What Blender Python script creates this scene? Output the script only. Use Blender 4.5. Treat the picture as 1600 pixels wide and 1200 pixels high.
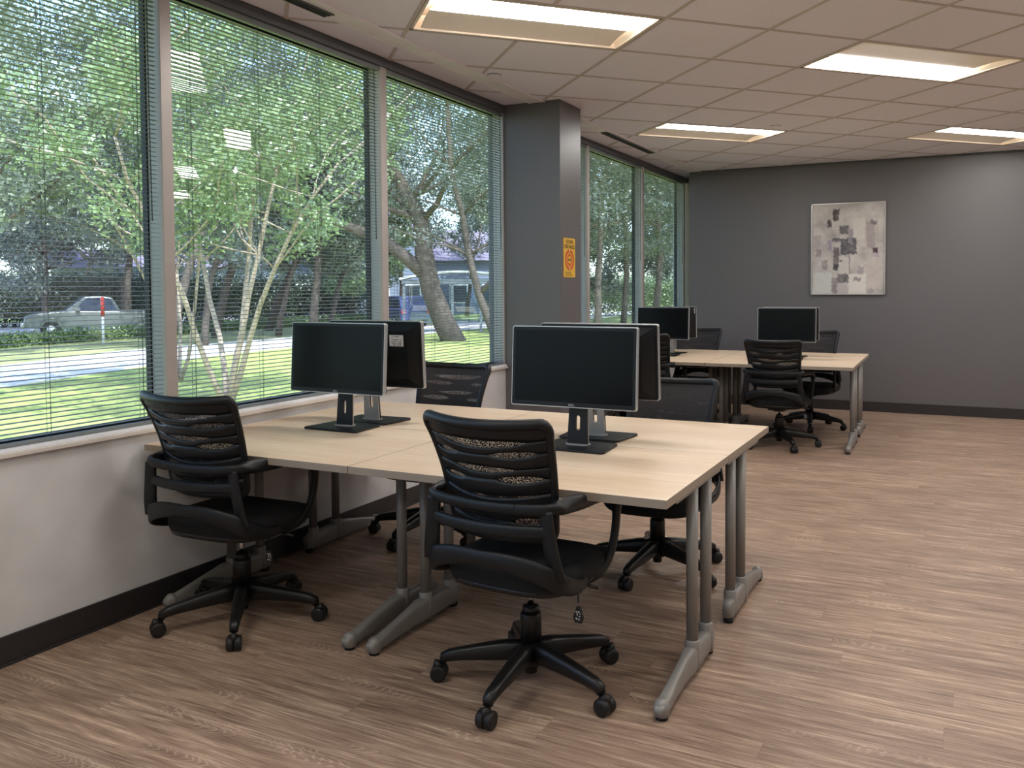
import bpy, bmesh, math, random
import numpy as np
from mathutils import Vector, Matrix
PI = math.pi
S = bpy.context.scene
C = S.collection
for o in list(bpy.data.objects):
    bpy.data.objects.remove(o)

# ------------------------------------------------------------------ camera
# world: +Y runs along the window wall away from the camera, +X into the room, floor at z = 0
EYE = 1.39
YAW, PITCH, ROLL, FPX, CX, CY = .4458, .0370, -.0051, 1318.3, 868.9, 500.5
cam = bpy.data.objects.new('camera', bpy.data.cameras.new('camera'))
C.objects.link(cam); S.camera = cam
cam.location = (0, 0, EYE)
fwd = Vector((-math.sin(YAW)*math.cos(PITCH), math.cos(YAW)*math.cos(PITCH), -math.sin(PITCH)))
rgt = Vector((math.cos(YAW), math.sin(YAW), 0))
upv = rgt.cross(fwd)
r2 = rgt*math.cos(ROLL) - upv*math.sin(ROLL)*-1
u2 = upv*math.cos(ROLL) - rgt*math.sin(ROLL)
M = Matrix((( r2.x, u2.x, -fwd.x), (r2.y, u2.y, -fwd.y), (r2.z, u2.z, -fwd.z)))
cam.rotation_euler = M.to_euler()
cam.data.sensor_width = 36; cam.data.lens = FPX/1600*36
cam.data.shift_x = (800-CX)/1600; cam.data.shift_y = -(600-CY)/1600
cam.data.clip_start = .05; cam.data.clip_end = 400

# ------------------------------------------------------------------ world, sun, exposure
W = bpy.data.worlds.new('sky'); S.world = W; W.use_nodes = True
nt = W.node_tree; nt.nodes.clear()
sky = nt.nodes.new('ShaderNodeTexSky'); sky.sky_type = 'NISHITA'; sky.sun_disc = False
sky.sun_elevation = math.radians(52); sky.sun_rotation = math.radians(120); sky.air_density = 1.0; sky.dust_density = 1.5
bg = nt.nodes.new('ShaderNodeBackground'); bg.inputs[1].default_value = .85
wo = nt.nodes.new('ShaderNodeOutputWorld')
nt.links.new(sky.outputs[0], bg.inputs[0]); nt.links.new(bg.outputs[0], wo.inputs[0])
sun = bpy.data.objects.new('sun', bpy.data.lights.new('sun', 'SUN')); C.objects.link(sun)
sun.data.energy = 11.0; sun.data.angle = .01; sun.data.color = (1, .95, .86)
sun.location = (0, 0, 30)
sun.rotation_euler = Vector((-.50, .28, -.80)).to_track_quat('-Z', 'Y').to_euler()
LAMP = 29.0            # radiance of the ceiling light diffusers
S.view_settings.view_transform = 'Standard'; S.view_settings.look = 'None'
S.view_settings.exposure = 0.0; S.view_settings.gamma = 1.0; S.view_settings.use_curve_mapping = False
S.cycles.use_denoising = True
S.cycles.max_bounces = 10; S.cycles.diffuse_bounces = 5; S.cycles.glossy_bounces = 4
S.cycles.transmission_bounces = 4; S.cycles.transparent_max_bounces = 24
S.cycles.sample_clamp_indirect = 6; S.cycles.caustics_reflective = False; S.cycles.caustics_refractive = False

# ------------------------------------------------------------------ materials
def srgb(r, g, b):
    f = lambda c: (c/255/12.92) if c/255 <= .04045 else ((c/255+.055)/1.055)**2.4
    return (f(r), f(g), f(b), 1)
class NT:
    def __init__(s, name):
        s.m = bpy.data.materials.new(name); s.m.use_nodes = True; s.t = s.m.node_tree; s.t.nodes.clear()
        s.out = s.n('ShaderNodeOutputMaterial')
    def n(s, kind, **kw):
        nd = s.t.nodes.new(kind)
        for k, v in kw.items():
            if k.startswith('i_'):
                key = k[2:]; key = int(key) if key.isdigit() else key.replace('_', ' ')
                if isinstance(v, bpy.types.NodeSocket): s.t.links.new(v, nd.inputs[key])
                else: nd.inputs[key].default_value = v
            else: setattr(nd, k, v)
        return nd
    def l(s, a, b): s.t.links.new(a, b)
    def ramp(s, fac, stops, interp='LINEAR'):
        r = s.n('ShaderNodeValToRGB'); s.l(fac, r.inputs[0]); r.color_ramp.interpolation = interp
        e = r.color_ramp.elements
        while len(e) < len(stops): e.new(.5)
        for i, (p, c) in enumerate(stops): e[i].position = p; e[i].color = c
        return r.outputs[0]
    def math(s, op, a, b=None, c=None):
        nd = s.n('ShaderNodeMath', operation=op)
        for i, v in enumerate((a, b, c)):
            if v is None: continue
            if isinstance(v, bpy.types.NodeSocket): s.l(v, nd.inputs[i])
            else: nd.inputs[i].default_value = v
        return nd.outputs[0]
def P(name, col, rough=.5, metal=0., bump=None, spec=.5, noise=None, coat=0):
    """principled surface with a faint procedural colour variation"""
    k = NT(name)
    tc = k.n('ShaderNodeTexCoord').outputs['Object']
    sc, amt = noise or (6, .06)
    nz = k.n('ShaderNodeTexNoise', i_Vector=tc, i_Scale=sc, i_Detail=4.)
    lo = tuple(c*(1-amt) for c in col[:3])+(1,); hi = tuple(min(1, c*(1+amt)) for c in col[:3])+(1,)
    cr = k.ramp(nz.outputs[0], [(.3, lo), (.7, hi)])
    b = k.n('ShaderNodeBsdfPrincipled', i_Base_Color=cr, i_Roughness=rough, i_Metallic=metal)
    b.inputs['Specular IOR Level'].default_value = spec
    b.inputs['Coat Weight'].default_value = coat
    if bump:
        bn = k.n('ShaderNodeTexNoise', i_Vector=tc, i_Scale=bump[0], i_Detail=3.)
        bp = k.n('ShaderNodeBump', i_Height=bn.outputs[0], i_Strength=bump[1], i_Distance=.002)
        k.l(bp.outputs[0], b.inputs['Normal'])
    k.l(b.outputs[0], k.out.inputs[0])
    return k.m
M_wallw = P('white wall paint', srgb(212, 210, 210), .6, bump=(220, .15))
M_wallg = P('dark grey wall paint', srgb(99, 96, 98), .42, bump=(160, .18), noise=(1.2, .03))
M_base = P('black rubber baseboard', srgb(44, 40, 41), .45)
M_trimd = P('grey painted head trim', srgb(82, 84, 88), .5)
M_mull = P('window mullion aluminium', srgb(168, 160, 156), .4, .2)
M_mulside = P('teal grey mullion side', srgb(170, 162, 154), .5, .0)
M_gask = P('black window gasket', srgb(14, 15, 16), .6)
M_sill = P('pale metal sill', srgb(240, 243, 250), .35, .0, noise=(6, .01))
M_sillw = P('beige sill board', srgb(214, 206, 198), .5, noise=(6, .01))
M_slat = P('grey blind slat', srgb(116, 122, 122), .5)
M_cord = P('blind cord', srgb(70, 80, 80), .8)
M_tile = P('ceiling tile', srgb(236, 233, 244), .9, bump=(420, .5), noise=(260, .07))
M_tee = P('ceiling tee', srgb(196, 186, 182), .6)
M_black = P('black slot', srgb(18, 18, 18), .7)
M_strip = P('white slot diffuser trim', srgb(236, 231, 236), .45)
M_plast = P('black chair plastic', srgb(20, 21, 23), .40, bump=(700, .25), spec=.34)
M_plastd = P('charcoal base plastic', srgb(24, 23, 23), .36, spec=.4)
M_caster = P('caster nylon', srgb(27, 25, 25), .5, spec=.4)
M_fabric = P('black seat fabric', srgb(20, 19, 21), .95, bump=(900, .8), noise=(500, .35))
M_chrome = P('chrome', srgb(205, 205, 205), .15, 1.)
M_leg = P('grey metallic leg paint', srgb(134, 131, 127), .38, .12)
M_edge = P('greige edge band', srgb(150, 138, 124), .5)
M_under = P('worktop underside', srgb(120, 108, 96), .8)
M_silver = P('silver monitor bezel', srgb(182, 184, 186), .3, .6)
M_screen = P('dark monitor screen', srgb(8, 9, 11), .28, spec=.14)
M_mblack = P('black monitor plastic', srgb(17, 18, 21), .45, spec=.3)
M_mneck = P('silver monitor stand', srgb(168, 166, 162), .35, .25)
M_white = P('white label paper', srgb(215, 215, 215), .6)
M_ink = P('brown label ink', srgb(90, 70, 60), .7)
M_logo = P('grey bezel lettering', srgb(150, 150, 155), .4)
M_yel = P('yellow sign plastic', srgb(226, 182, 70), .4, noise=(60, .08))
M_orange = P('orange sign ink', srgb(206, 84, 44), .4)
M_signd = P('dark sign ink', srgb(84, 62, 24), .5)
M_cream = P('cream sign ink', srgb(236, 206, 150), .5)
M_frame = P('silver picture frame', srgb(188, 184, 182), .3, .7)
M_housing = P('white enamel troffer', srgb(236, 222, 206), .5)
M_refl = P('warm perforated reflector', srgb(246, 236, 222), .6, noise=(300, .08))
M_bark = P('brown bark', srgb(84, 74, 66), .9, bump=(9, .9), noise=(5, .35))
M_barkl = P('pale smooth bark', srgb(170, 150, 134), .8, bump=(12, .6), noise=(7, .3))
M_lawn = P('lawn', srgb(160, 170, 92), .95, noise=(4, .32), bump=(30, 1.))
M_dry = P('dry verge grass', srgb(158, 160, 106), .95, noise=(.8, .3))
M_road = P('pale asphalt road', srgb(176, 172, 172), .9, noise=(2, .1))
M_conc = P('light concrete path', srgb(214, 208, 200), .9, noise=(3, .06))
M_brick = P('office outer wall', srgb(150, 130, 112), .9)
M_truck = P('silver green truck paint', srgb(112, 116, 116), .3, .4, coat=.3)
M_tglass = P('dark car glass', srgb(50, 62, 84), .12)
M_tire = P('tyre rubber', srgb(30, 30, 32), .8)
M_hub = P('wheel metal', srgb(170, 172, 176), .35, .6)
M_red = P('red lamp plastic', srgb(196, 60, 50), .3)
M_blue = P('blue car paint', srgb(62, 74, 120), .3, .2, coat=.3)
M_roofl = P('lilac grey roof shingle', srgb(128, 118, 134), .9)
M_bluew = P('blue grey house siding', srgb(124, 134, 156), .8)
M_house = P('pale house siding', srgb(120, 126, 136), .8)
M_gwin = P('far window glass', srgb(60, 70, 84), .2)
M_pole = P('weathered pole', srgb(96, 92, 88), .9)
M_shel = P('grey shelter metal', srgb(120, 128, 136), .5, .3)
M_wht = P('white outdoor paint', srgb(228, 228, 226), .5)
M_green = P('green bin plastic', srgb(40, 110, 80), .5)

def glass_mat(name, tint, fres=1.0):
    k = NT(name)
    tr = k.n('ShaderNodeBsdfTransparent', i_Color=tint)
    gl = k.n('ShaderNodeBsdfGlossy', i_Color=(1, 1, 1, 1), i_Roughness=0.0)
    lw = k.n('ShaderNodeLayerWeight', i_Blend=.5)      # facing: 1 - cos of the viewing angle, same from both sides
    f2 = k.math('MULTIPLY_ADD', k.math('POWER', lw.outputs['Facing'], 5.), .86, .085*fres)
    mx = k.n('ShaderNodeMixShader', i_0=f2); k.l(tr.outputs[0], mx.inputs[1]); k.l(gl.outputs[0], mx.inputs[2])
    k.l(mx.outputs[0], k.out.inputs[0]); return k.m
M_glass = glass_mat('tinted window glass', (.62, .73, .83, 1))
M_sglass = glass_mat('shelter glass', (.7, .78, .82, 1))

def mat_mesh():
    k = NT('black chair mesh')
    tc = k.n('ShaderNodeTexCoord').outputs['Object']
    v = k.n('ShaderNodeTexVoronoi', i_Vector=tc, i_Scale=330.)
    a = k.ramp(v.outputs['Distance'], [(.22, (1, 1, 1, 1)), (.42, (0, 0, 0, 1))])
    f = k.math('MULTIPLY', a, .82)
    d = k.n('ShaderNodeBsdfPrincipled', i_Base_Color=srgb(36, 33, 35), i_Roughness=.8)
    t = k.n('ShaderNodeBsdfTransparent')
    mx = k.n('ShaderNodeMixShader', i_0=f); k.l(d.outputs[0], mx.inputs[1]); k.l(t.outputs[0], mx.inputs[2])
    k.l(mx.outputs[0], k.out.inputs[0]); return k.m
M_mesh = mat_mesh()

def mat_leaf(name, c1, c2, tr=.45):
    k = NT(name)
    g = k.n('ShaderNodeNewGeometry')
    wn = k.n('ShaderNodeTexWhiteNoise', noise_dimensions='1D'); k.l(g.outputs['Random Per Island'], wn.inputs['W'])
    nz = k.n('ShaderNodeTexNoise', i_Vector=g.outputs['Position'], i_Scale=.5, i_Detail=2.)
    f = k.math('ADD', k.math('MULTIPLY', wn.outputs[0], .5), k.math('MULTIPLY', nz.outputs[0], .5))
    col = k.ramp(f, [(.25, c1), (.75, c2)])
    d = k.n('ShaderNodeBsdfDiffuse', i_Color=col)
    t = k.n('ShaderNodeBsdfTranslucent', i_Color=col)
    gl = k.n('ShaderNodeBsdfGlossy', i_Color=(1, 1, 1, 1), i_Roughness=.35)
    mx = k.n('ShaderNodeMixShader', i_0=tr); k.l(d.outputs[0], mx.inputs[1]); k.l(t.outputs[0], mx.inputs[2])
    m2 = k.n('ShaderNodeMixShader', i_0=.05); k.l(mx.outputs[0], m2.inputs[1]); k.l(gl.outputs[0], m2.inputs[2])
    k.l(m2.outputs[0], k.out.inputs[0]); return k.m
M_leafd = mat_leaf('oak leaves', srgb(70, 80, 76), srgb(134, 144, 134), .3)  # haze put into this and the next two leaf colours, paled and greyed
M_leafm = mat_leaf('elm leaves', srgb(90, 102, 86), srgb(156, 166, 140), .35)
M_leafb = mat_leaf('young bright leaves', srgb(100, 122, 84), srgb(166, 184, 132), .45)
M_leafdk = mat_leaf('shaded privet leaves', srgb(44, 56, 46), srgb(92, 108, 86), .25)  # plain darker green than the other leaves
M_hedge = mat_leaf('hedge leaves', srgb(70, 96, 52), srgb(150, 166, 104), .3)

def mat_floor():
    k = NT('vinyl plank floor')
    tc = k.n('ShaderNodeTexCoord').outputs['Object']
    sp = k.n('ShaderNodeSeparateXYZ', i_0=tc)
    x, y = sp.outputs[0], sp.outputs[1]
    PW, PL = .152, 1.22
    row = k.math('FLOOR', k.math('DIVIDE', y, PW))
    rr = k.n('ShaderNodeTexWhiteNoise', noise_dimensions='1D'); k.l(row, rr.inputs['W'])
    xs = k.math('ADD', k.math('DIVIDE', x, PL), rr.outputs[0])
    colm = k.math('FLOOR', xs)
    pid = k.n('ShaderNodeCombineXYZ', i_0=row, i_1=colm)
    pr = k.n('ShaderNodeTexWhiteNoise', noise_dimensions='3D', i_Vector=pid.outputs[0])
    prs = k.n('ShaderNodeSeparateColor', i_0=pr.outputs['Color'])
    # grain coordinates, shifted per plank
    gx = k.math('ADD', k.math('MULTIPLY', x, 1.0), k.math('MULTIPLY', prs.outputs[0], 37.))
    gy = k.math('ADD', y, k.math('MULTIPLY', prs.outputs[1], 11.))
    gv = k.n('ShaderNodeCombineXYZ', i_0=k.math('MULTIPLY', gx, .09), i_1=gy)
    warp = k.n('ShaderNodeTexNoise', i_Vector=k.n('ShaderNodeCombineXYZ', i_0=k.math('MULTIPLY', gx, .55), i_1=k.math('MULTIPLY', gy, 2.2)).outputs[0], i_Scale=2.4, i_Detail=2.)
    gy2 = k.math('ADD', gy, k.math('MULTIPLY', k.math('SUBTRACT', warp.outputs[0], .5), .060))
    wv = k.n('ShaderNodeCombineXYZ', i_0=k.math('MULTIPLY', gx, .05), i_1=gy2)
    wave = k.n('ShaderNodeTexWave', wave_type='BANDS', bands_direction='Y', wave_profile='SIN', i_Vector=wv.outputs[0], i_Scale=14., i_Distortion=3.5, i_Detail=3., i_Detail_Scale=2.2)
    fine = k.n('ShaderNodeTexNoise', i_Vector=k.n('ShaderNodeCombineXYZ', i_0=k.math('MULTIPLY', gx, 7.), i_1=k.math('MULTIPLY', gy2, 150.)).outputs[0], i_Scale=1., i_Detail=6., i_Roughness=.65)
    streak = k.n('ShaderNodeTexNoise', i_Vector=k.n('ShaderNodeCombineXYZ', i_0=k.math('MULTIPLY', gx, 2.6), i_1=k.math('MULTIPLY', gy2, 36.)).outputs[0], i_Scale=1., i_Detail=3.)
    f = k.math('ADD', k.math('MULTIPLY', fine.outputs[0], .55), k.math('MULTIPLY', streak.outputs[0], .45))
    c = k.ramp(f, [(.34, srgb(104, 82, 69)), (.46, srgb(140, 116, 99)), (.55, srgb(163, 138, 119)), (.66, srgb(204, 180, 159))])
    # thin pale cathedral lines
    ln = k.ramp(wave.outputs[0], [(.90, (0, 0, 0, 1)), (.985, (1, 1, 1, 1))])
    msk = k.n('ShaderNodeTexNoise', i_Vector=k.n('ShaderNodeCombineXYZ', i_0=k.math('MULTIPLY', gx, 1.2), i_1=k.math('MULTIPLY', gy, 5.)).outputs[0], i_Scale=1.3, i_Detail=2.)
    mk = k.ramp(msk.outputs[0], [(.52, (0, 0, 0, 1)), (.64, (1, 1, 1, 1))])
    lf = k.math('MULTIPLY', k.math('MULTIPLY', ln, mk), .62)
    m1 = k.n('ShaderNodeMix', data_type='RGBA'); k.l(lf, m1.inputs[0]); k.l(c, m1.inputs[6]); m1.inputs[7].default_value = srgb(214, 190, 168)
    # nested cathedral arcs in short patches along the plank centre
    wob = k.n('ShaderNodeTexNoise', i_Vector=k.n('ShaderNodeCombineXYZ', i_0=k.math('MULTIPLY', gx, 3.), i_1=k.math('MULTIPLY', gy, 20.)).outputs[0], i_Scale=1., i_Detail=3.)
    yc = k.math('ADD', k.math('SUBTRACT', k.math('FRACT', k.math('DIVIDE', y, PW)), k.math('MULTIPLY_ADD', prs.outputs[1], .5, .25)), k.math('MULTIPLY', k.math('SUBTRACT', wob.outputs[0], .5), .35))
    arc = k.math('SINE', k.math('ADD', k.math('MULTIPLY', gx, 170.), k.math('ADD', k.math('MULTIPLY', k.math('MULTIPLY', yc, yc), 240.), k.math('MULTIPLY', wob.outputs[0], 38.))))
    al = k.ramp(k.math('MULTIPLY_ADD', arc, .5, .5), [(.70, (0, 0, 0, 1)), (.98, (1, 1, 1, 1))])
    pm = k.n('ShaderNodeTexNoise', i_Vector=k.n('ShaderNodeCombineXYZ', i_0=k.math('MULTIPLY', gx, 2.6), i_1=k.math('MULTIPLY', gy, 7.)).outputs[0], i_Scale=1., i_Detail=1.)
    pmr = k.ramp(pm.outputs[0], [(.56, (0, 0, 0, 1)), (.66, (1, 1, 1, 1))])
    near = k.math('LESS_THAN', k.math('ABSOLUTE', yc), .30)
    af = k.math('MULTIPLY', k.math('MULTIPLY', al, pmr), k.math('MULTIPLY', near, .42))
    m3 = k.n('ShaderNodeMix', data_type='RGBA'); k.l(af, m3.inputs[0]); k.l(m1.outputs[2], m3.inputs[6]); m3.inputs[7].default_value = srgb(212, 188, 168)
    m1 = m3
    # per plank tone
    hsv = k.n('ShaderNodeHueSaturation'); k.l(m1.outputs[2], hsv.inputs['Color'])
    k.l(k.math('ADD', k.math('MULTIPLY', prs.outputs[2], .20), .90), hsv.inputs['Value'])
    # seams
    fy = k.math('FRACT', k.math('DIVIDE', y, PW)); fx = k.math('FRACT', xs)
    sy = k.math('LESS_THAN', fy, .009); sx = k.math('LESS_THAN', fx, .0012)
    sm = k.math('MULTIPLY', k.math('MAXIMUM', sy, sx), .35)
    m2 = k.n('ShaderNodeMix', data_type='RGBA'); k.l(sm, m2.inputs[0]); k.l(hsv.outputs[0], m2.inputs[6]); m2.inputs[7].default_value = srgb(84, 62, 52)
    bp = k.n('ShaderNodeBump', i_Height=f, i_Strength=.25, i_Distance=.001)
    b = k.n('ShaderNodeBsdfPrincipled', i_Base_Color=m2.outputs[2], i_Roughness=.46)
    b.inputs['Specular IOR Level'].default_value = .4
    k.l(bp.outputs[0], b.inputs['Normal'])
    k.l(b.outputs[0], k.out.inputs[0]); return k.m
M_floor = mat_floor()

def mat_maple():
    k = NT('pale maple laminate')
    tc = k.n('ShaderNodeTexCoord').outputs['Object']
    mp = k.n('ShaderNodeMapping', i_Vector=tc); mp.inputs['Scale'].default_value = (2.2, 34, 34)
    n1 = k.n('ShaderNodeTexNoise', i_Vector=mp.outputs[0], i_Scale=1., i_Detail=5., i_Roughness=.6)
    mp2 = k.n('ShaderNodeMapping', i_Vector=tc); mp2.inputs['Scale'].default_value = (1., 6, 6)
    n2 = k.n('ShaderNodeTexNoise', i_Vector=mp2.outputs[0], i_Scale=1., i_Detail=2.)
    f = k.math('ADD', k.math('MULTIPLY', n1.outputs[0], .6), k.math('MULTIPLY', n2.outputs[0], .4))
    c = k.ramp(f, [(.33, srgb(212, 185, 156)), (.5, srgb(224, 200, 173)), (.68, srgb(234, 214, 191))])
    b = k.n('ShaderNodeBsdfPrincipled', i_Base_Color=c, i_Roughness=.33)
    b.inputs['Specular IOR Level'].default_value = .5
    k.l(b.outputs[0], k.out.inputs[0]); return k.m
M_maple = mat_maple()

def mat_emit(name, col, s):
    k = NT(name)
    tc = k.n('ShaderNodeTexCoord').outputs['Object']
    nz = k.n('ShaderNodeTexNoise', i_Vector=tc, i_Scale=3.)
    st = k.math('MULTIPLY_ADD', nz.outputs[0], .06*s, .97*s)
    e = k.n('ShaderNodeEmission', i_Color=col, i_Strength=st)
    k.l(e.outputs[0], k.out.inputs[0]); return k.m
M_lamp = mat_emit('fluorescent diffuser', (1, .975, .94, 1), LAMP)

# ------------------------------------------------------------------ mesh helpers
class MB:
    """collects shapes; build() links them as one mesh object"""
    def __init__(s): s.v = []; s.f = []; s.mi = []; s.sm = []
    def add(s, vs, fs, mi=0, smooth=False):
        b = len(s.v); s.v += [tuple(p) for p in vs]
        for f in fs: s.f.append(tuple(i+b for i in f)); s.mi.append(mi); s.sm.append(smooth)
        return s
    def box(s, x0, x1, y0, y1, z0, z1, mi=0, mat=None, mis=None):
        vs = [Vector((x, y, z)) for z in (z0, z1) for y in (y0, y1) for x in (x0, x1)]
        if mat is not None: vs = [mat @ v for v in vs]
        fs = [(0, 2, 3, 1), (4, 5, 7, 6), (0, 1, 5, 4), (2, 6, 7, 3), (0, 4, 6, 2), (1, 3, 7, 5)]  # bottom top front back left right
        b = len(s.v); s.v += [tuple(p) for p in vs]
        for i, f in enumerate(fs):
            s.f.append(tuple(j+b for j in f)); s.mi.append(mis[i] if mis else mi); s.sm.append(False)
        return s
    def rbox(s, x0, x1, y0, y1, z0, z1, r, mi=0, axis='z', seg=4, mat=None):
        """box with rounded corners about one axis"""
        lim = {'z': (x0, x1, y0, y1, z0, z1), 'y': (x0, x1, z0, z1, y0, y1), 'x': (y0, y1, z0, z1, x0, x1)}[axis]
        a0, a1, b0, b1, c0, c1 = lim
        ring = []
        for cx, cy, st in ((a1-r, b1-r, 0), (a0+r, b1-r, 90), (a0+r, b0+r, 180), (a1-r, b0+r, 270)):
            for i in range(seg+1):
                t = math.radians(st+90*i/seg); ring.append((cx+r*math.cos(t), cy+r*math.sin(t)))
        n = len(ring)
        def mk(a, b, c): return {'z': (a, b, c), 'y': (a, c, b), 'x': (c, a, b)}[axis]
        vs = [Vector(mk(a, b, c0)) for a, b in ring]+[Vector(mk(a, b, c1)) for a, b in ring]
        if mat is not None: vs = [mat @ v for v in vs]
        fs = [tuple(range(n-1, -1, -1)), tuple(range(n, 2*n))]+[(i, (i+1) % n, (i+1) % n+n, i+n) for i in range(n)]
        return s.add(vs, fs, mi)
    def sweep(s, pts, sz, side=None, n=10, mi=0, power=2., smooth=True, cap=True):
        """elliptic or squarish section along a path; sz = (a along side, b across) per point"""
        pts = [Vector(p) for p in pts]; k = len(pts)
        if not isinstance(sz, list): sz = [sz]*k
        sz = [(q, q) if isinstance(q, (int, float)) else q for q in sz]
        vs = []; prev = None
        for i, p in enumerate(pts):
            t = (pts[min(i+1, k-1)]-pts[max(i-1, 0)]).normalized()
            sd = Vector(side) if side is not None else (prev if prev is not None else (Vector((0, 0, 1)) if abs(t.z) < .9 else Vector((1, 0, 0))).cross(t))
            sd = (sd-t*sd.dot(t)).normalized(); prev = sd
            nn = t.cross(sd)
            a, b = sz[i]
            for j in range(n):
                an = 2*PI*j/n; c, q = math.cos(an), math.sin(an)
                e = 2/power
                c2 = math.copysign(abs(c)**e, c); q2 = math.copysign(abs(q)**e, q)
                vs.append(p+sd*a*c2+nn*b*q2)
        fs = [(i*n+j, i*n+(j+1) % n, (i+1)*n+(j+1) % n, (i+1)*n+j) for i in range(k-1) for j in range(n)]
        if cap: fs += [tuple(range(n-1, -1, -1)), tuple((k-1)*n+j for j in range(n))]
        return s.add(vs, fs, mi, smooth)
    def lathe(s, prof, n=20, at=(0, 0, 0), mi=0, mat=None, smooth=True):
        vs = []
        for r, z in prof:
            for j in range(n):
                a = 2*PI*j/n; vs.append(Vector((at[0]+r*math.cos(a), at[1]+r*math.sin(a), at[2]+z)))
        if mat is not None: vs = [mat @ v for v in vs]
        k = len(prof)
        fs = [(i*n+j, i*n+(j+1) % n, (i+1)*n+(j+1) % n, (i+1)*n+j) for i in range(k-1) for j in range(n)]
        fs += [tuple(range(n-1, -1, -1)), tuple((k-1)*n+j for j in range(n))]
        return s.add(vs, fs, mi, smooth)
    def grid(s, fn, nu, nv, mi=0, smooth=True):
        vs = [fn(i/nu, j/nv) for j in range(nv+1) for i in range(nu+1)]
        fs = [(j*(nu+1)+i, j*(nu+1)+i+1, (j+1)*(nu+1)+i+1, (j+1)*(nu+1)+i) for j in range(nv) for i in range(nu)]
        return s.add(vs, fs, mi, smooth)
    def poly(s, ring, z0, z1, mi=0, axis='z', mat=None):
        mk = {'z': lambda a, b, c: (a, b, c), 'y': lambda a, b, c: (a, c, b), 'x': lambda a, b, c: (c, a, b)}[axis]
        n = len(ring); vs = [Vector(mk(a, b, z0)) for a, b in ring]+[Vector(mk(a, b, z1)) for a, b in ring]
        if mat is not None: vs = [mat @ v for v in vs]
        fs = [tuple(range(n-1, -1, -1)), tuple(range(n, 2*n))]+[(i, (i+1) % n, (i+1) % n+n, i+n) for i in range(n)]
        return s.add(vs, fs, mi)
    def build(s, name, mats, parent=None, loc=None, bevel=0, solid=0, fixn=True):
        me = bpy.data.meshes.new(name)
        me.from_pydata(s.v, [], s.f)
        for m in (mats if isinstance(mats, (list, tuple)) else [mats]): me.materials.append(m)
        me.polygons.foreach_set('material_index', s.mi); me.polygons.foreach_set('use_smooth', s.sm)
        if fixn:
            bm = bmesh.new(); bm.from_mesh(me); bmesh.ops.recalc_face_normals(bm, faces=bm.faces); bm.to_mesh(me); bm.free()
        o = bpy.data.objects.new(name, me); C.objects.link(o)
        if parent is not None: o.parent = parent
        if loc is not None: o.location = loc
        if solid:
            q = o.modifiers.new('solid', 'SOLIDIFY'); q.thickness = solid; q.offset = 0
        if bevel:
            q = o.modifiers.new('bevel', 'BEVEL'); q.width = bevel; q.segments = 2; q.limit_method = 'ANGLE'; q.angle_limit = math.radians(40)
        return o
def tag(o, label=None, cat=None, group=None, kind=None):
    if label: o['label'] = label
    if cat: o['category'] = cat
    if group: o['group'] = group
    if kind: o['kind'] = kind
    return o
def empty(name, loc=(0, 0, 0), rz=0, label=None, cat=None, group=None):
    o = bpy.data.objects.new(name, None); C.objects.link(o); o.location = loc; o.rotation_euler = (0, 0, rz)
    o.empty_display_size = .1
    return tag(o, label, cat, group)
def struct(o): return tag(o, kind='structure')
def copy_tree(o, parent=None):
    c = o.copy(); C.objects.link(c)
    if parent is not None: c.parent = parent
    for ch in list(o.children): copy_tree(ch, c)
    return c
def text_mesh(body, size, name, mat, parent, matrix, bold=False, depth=.0004):
    cu = bpy.data.curves.new(name, 'FONT'); cu.body = body; cu.size = size; cu.align_x = 'CENTER'; cu.align_y = 'CENTER'; cu.extrude = depth
    if bold: cu.offset = size*.02
    tmp = bpy.data.objects.new(name, cu); C.objects.link(tmp)
    dg = bpy.context.evaluated_depsgraph_get(); dg.update()
    me = bpy.data.meshes.new_from_object(tmp.evaluated_get(dg)); me.name = name
    bpy.data.objects.remove(tmp)
    me.materials.clear(); me.materials.append(mat); me.transform(matrix)
    o = bpy.data.objects.new(name, me); C.objects.link(o); o.parent = parent
    return o

# ------------------------------------------------------------------ room shell
XW, XR, YB, YF, ZC = -3.19, 5.2, -3.2, 10.03, 2.81      # window wall, right wall, back wall, far wall, ceiling
XG = -3.295                                           # glass plane
SILL, HEAD = .80, 2.752
YE = 10.62                                            # end of the window wall
struct(MB().box(XG-.05, XR+.1, YB-.1, YE+.1, -.12, 0).build('floor', M_floor))
struct(MB().box(XG-.08, XW, YB-.1, YE+.1, 0, SILL-.026, mis=[0, 0, 0, 0, 1, 0]).build('wall_left', [M_wallw, M_brick]))
struct(MB().box(-2.98, XR+.1, YF, YF+.12, 0, 3.05).build('wall_far', M_wallg))
struct(MB().box(XG-.08, -2.98, YE, YE+.12, 0, 3.05).build('wall_return', M_mull))
struct(MB().box(-2.98, -2.90, YF+.12, YE+.12, 0, 3.05).build('wall_return_side', M_mull))
struct(MB().box(XR, XR+.1, YB-.1, YF, 0, 3.05).build('wall_right', M_wallw))
struct(MB().box(XG-.08, XR, YB-.1, YB, 0, 3.05).build('wall_back', M_wallw))
struct(MB().box(XG-.08, XG+.02, YB, YE, HEAD, 3.05).build('wall_window_head', M_brick))
struct(MB().box(XG-.7, XR+.1, YB-.1, YE+.12, 3.05, 3.25).build('roof_slab', M_brick))
struct(MB().box(XG+.02, XW-.001, YB, YE, HEAD, ZC-.002).box(XW-.001, XW+.012, YB, YE, HEAD-.004, HEAD+.022).build('trim_1', M_trimd, bevel=.002))
struct(MB().box(-2.98, XR, YF-.012, YF, ZC-.022, ZC-.002).build('trim_2', M_trimd))
struct(MB().box(XW, XW+.010, YB, YE, .0, .112).box(XW+.010, XW+.018, YB, YE, 0, .012).build('baseboard_left', M_base, bevel=.002))
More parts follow.
